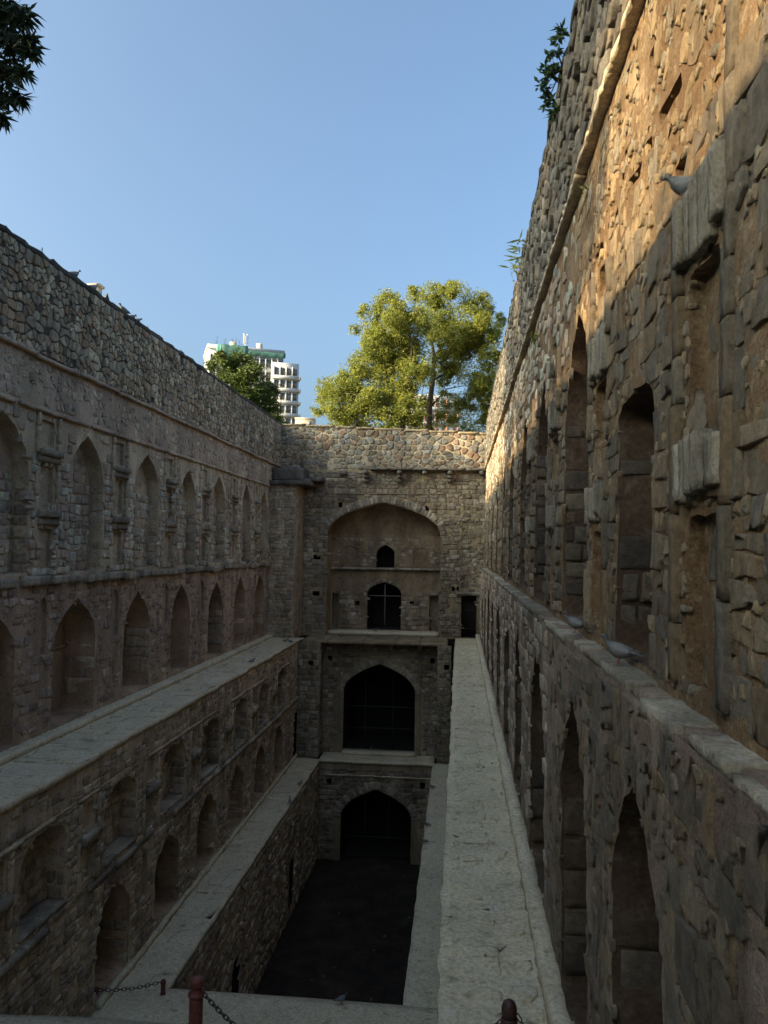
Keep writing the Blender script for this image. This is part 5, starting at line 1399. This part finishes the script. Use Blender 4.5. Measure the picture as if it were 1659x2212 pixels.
def pigeon_meshes(low):
    V, F = loft(ST)
    if low: # head drawn in, body flattened: a sitting bird
        V = V.copy(); h = V[:, 0] > 0.07; V[h, 2] -= (V[h, 0]-0.07)*0.55; V[:, 2] -= 0.045
    tone = np.zeros((len(V), 3))
    for i, v in enumerate(V):
        x = v[0]
        c = (0.135, 0.138, 0.142)
        if x > 0.05: c = (0.075, 0.085, 0.085)
        if x > 0.095: c = (0.075, 0.08, 0.09)
        if x > 0.138: c = (0.05, 0.05, 0.05)
        if x < -0.09: c = (0.12, 0.122, 0.126)
        if x < -0.16: c = (0.045, 0.047, 0.055)
        tone[i] = c
    body = mesh_np('body', V, F, M_BIRD, None, tone=tone, smooth=True)
    wings = []
    for s in (1, -1):
        W = []; Fw = []; tn = []; nu, nv = 9, 6
        for i in range(nu):
            u = i/(nu-1); x = 0.062-0.225*u
            for j in range(nv):
                v = j/(nv-1)
                hgt = 0.075*math.sin(math.pi*min(1, (0.12+u*0.95)))**0.6*(1-0.45*u)+0.006
                zc = 0.122-0.022*u
                z = zc+hgt*(0.45-0.95*v)
                y = 0.062*math.sqrt(max(0.05, 1-((v-0.5)*1.5)**2))*math.sin(math.pi*(0.22+0.60*(1-u)))**0.5*(1-0.30*u)+0.004
                W.append((x, s*y, z-(0.045 if low else 0)))
                c = (0.165, 0.165, 0.168)
                if 0.50 < u < 0.60 or 0.70 < u < 0.80: c = (0.05, 0.05, 0.06)
                if u > 0.88: c = (0.07, 0.07, 0.08)
                tn.append(c)
        for i in range(nu-1):
            for j in range(nv-1):
                a = i*nv+j; Fw.append((a, a+1, a+1+nv, a+nv))
        o = mesh_np('wing', np.array(W), np.array(Fw), M_BIRD, None, tone=np.array(tn), smooth=True)
        sm_ = o.modifiers.new('solid', 'SOLIDIFY'); sm_.thickness = 0.006
        wings.append(o)
    legs = []
    for s in (1, -1):
        y = 0.022*s; tp = 0.055 if not low else 0.02
        legs.append(tube('leg', [(0.0, y, tp), (0.008, y, 0.03*(1 if not low else 0.4)), (0.0, y, 0.006)], [0.008, 0.004, 0.004], M_LEG, None, 5))
        for a in (-0.5, 0.0, 0.5):
            legs.append(tube('toe', [(0.0, y, 0.006), (0.03*math.cos(a), y+0.03*math.sin(a), 0.004)], [0.004, 0.002], M_LEG, None, 4))
    eyes = []
    ez = 0.222-(0.072 if low else 0); 
    for s in (1, -1):
        bm = bmesh.new(); bmesh.ops.create_icosphere(bm, subdivisions=1, radius=0.0045, matrix=Matrix.Translation((0.121, 0.0205*s, ez)))
        me = bpy.data.meshes.new('eye'); bm.to_mesh(me); bm.free(); me.materials.append(M_RUST)
        o = bpy.data.objects.new('eye', me); COL.objects.link(o); eyes.append(o)
    parts = [body]+wings+legs+eyes
    proto = [(o.name.split('.')[0], o.data, [m.thickness for m in o.modifiers]) for o in parts]
    for o in parts: bpy.data.objects.remove(o)
    return proto
PG = {False: pigeon_meshes(False), True: pigeon_meshes(True)}
def pigeon(label, pos, heading, low=False, scale=1.0, group='pigeons resting on the stonework'):
    t = thing('pigeon', label, 'pigeon', tuple(float(v) for v in pos), group); t.rotation_euler = (0, 0, math.radians(heading)); t.scale = (scale,)*3
    leg_ = body_ = None
    for nm, me, mods in PG[low]:
        o = bpy.data.objects.new(nm, me); COL.objects.link(o)
        o.parent = leg_ if nm == 'toe' else (body_ if nm == 'eye' else t)
        if nm == 'leg': leg_ = o
        if nm == 'body': body_ = o
        for th in mods:
            m = o.modifiers.new('solid', 'SOLIDIFY'); m.thickness = th
    return t
def onz(x, y, Z):
    r = MC @ np.array([(x-W0/2)/F0, -(y-H0/2)/F0, 1.0]); return r*Z/r[2]
def onx(x, y, X):
    r = MC @ np.array([(x-W0/2)/F0, -(y-H0/2)/F0, 1.0]); return r*X/r[0]
def top_left(x, y):
    p = onx(x, y, XL+0.0); return (XL-0.12, p[1], 7.10)
for lab, x, y, hd, lw in (('upright pigeon at the head of the row on the left parapet', 168, 605, 60, False), ('pigeon in front of the cream post on the left parapet', 208, 632, 70, False),
                          ('low crouching pigeon third along the left parapet', 238, 656, -60, True), ('pigeon facing the viewer fourth along the left parapet', 275, 676, -110, False),
                          ('pale sitting pigeon fifth along the left parapet', 291, 686, 60, True), ('last sitting pigeon of the row on the left parapet', 302, 694, 50, True)):
    pigeon(lab, top_left(x, y), hd, lw, 1.4)
pigeon('lone pigeon walking on the upper left walkway', onz(545, 1433, ZW+0.005), 40)
pigeon('pigeon standing on the right wall ledge facing the far end', (1.26, 8.55, -0.885), 150, False, 0.95)
pigeon('large near pigeon in profile on the right wall ledge', (1.26, 6.25, -0.885), 150, False, 0.98)
pigeon('pigeon sitting on the high near bracket of the right wall', (1.38, 4.85, 2.22), 165, True, 0.95)
pigeon('pigeon resting on the cornice high on the right wall', (1.36, 11.4, 4.57), 85, True)
pigeon('pigeon on the far top of the right wall beside the weed', (1.50, 18.1, 7.05), 120, False)
pigeon('pigeon on the far top of the right wall before the weed', (1.48, 20.6, 7.05), 140, False)
pigeon('pigeon standing at the middle of the canopy ledge', onz(817, 1381, ZW+0.01), 100)
pigeon('pigeon at the left half of the canopy ledge with tail up', onz(735, 1377, ZW+0.01), 200)
pigeon('small dark pigeon in front of the left tall niche', (-7.1, 43.7, -4.69), 150)
pigeon('pigeon on the sill of the crossed door', (-4.65, 43.6, -4.69), 0, True)
pigeon('pigeon at the corner where the upper left walkway meets the tower', onz(617, 1386, ZW+0.01), 30, True)
pigeon('sitting pigeon beside the corner at the end of the upper left walkway', onz(627, 1388, ZW+0.01), 160, True)
pigeon('dark pigeon far along the lower left walkway edge', onz(648, 1697, ZL+0.01), 40)
pigeon('second dark pigeon nearer on the lower left walkway edge', onz(626, 1734, ZL+0.01), 100)
pigeon('farthest pigeon on the edge of the lower right walkway', onz(933, 1704, ZL+0.01), 180)
pigeon('middle pigeon on the edge of the lower right walkway', onz(922, 1786, ZL+0.01), 170)
pigeon('nearest pigeon on the edge of the lower right walkway', onz(916, 1823, ZL+0.01), 185)
pigeon('pigeon standing alone on the front landing of the pit', onz(738, 2167, ZL+0.01), 20)
pigeon('pigeon on the sill of the gated middle arch', onz(802, 1620, -10.77), 90, True)
pigeon('pigeon on a niche sill of the lower left wall', (XLL+0.0, 33.1, -7.62), 30, True)
pigeon('grey pigeon on the long ledge far along the left wall', (XL+0.1, 36.6, -0.80), 0, True)
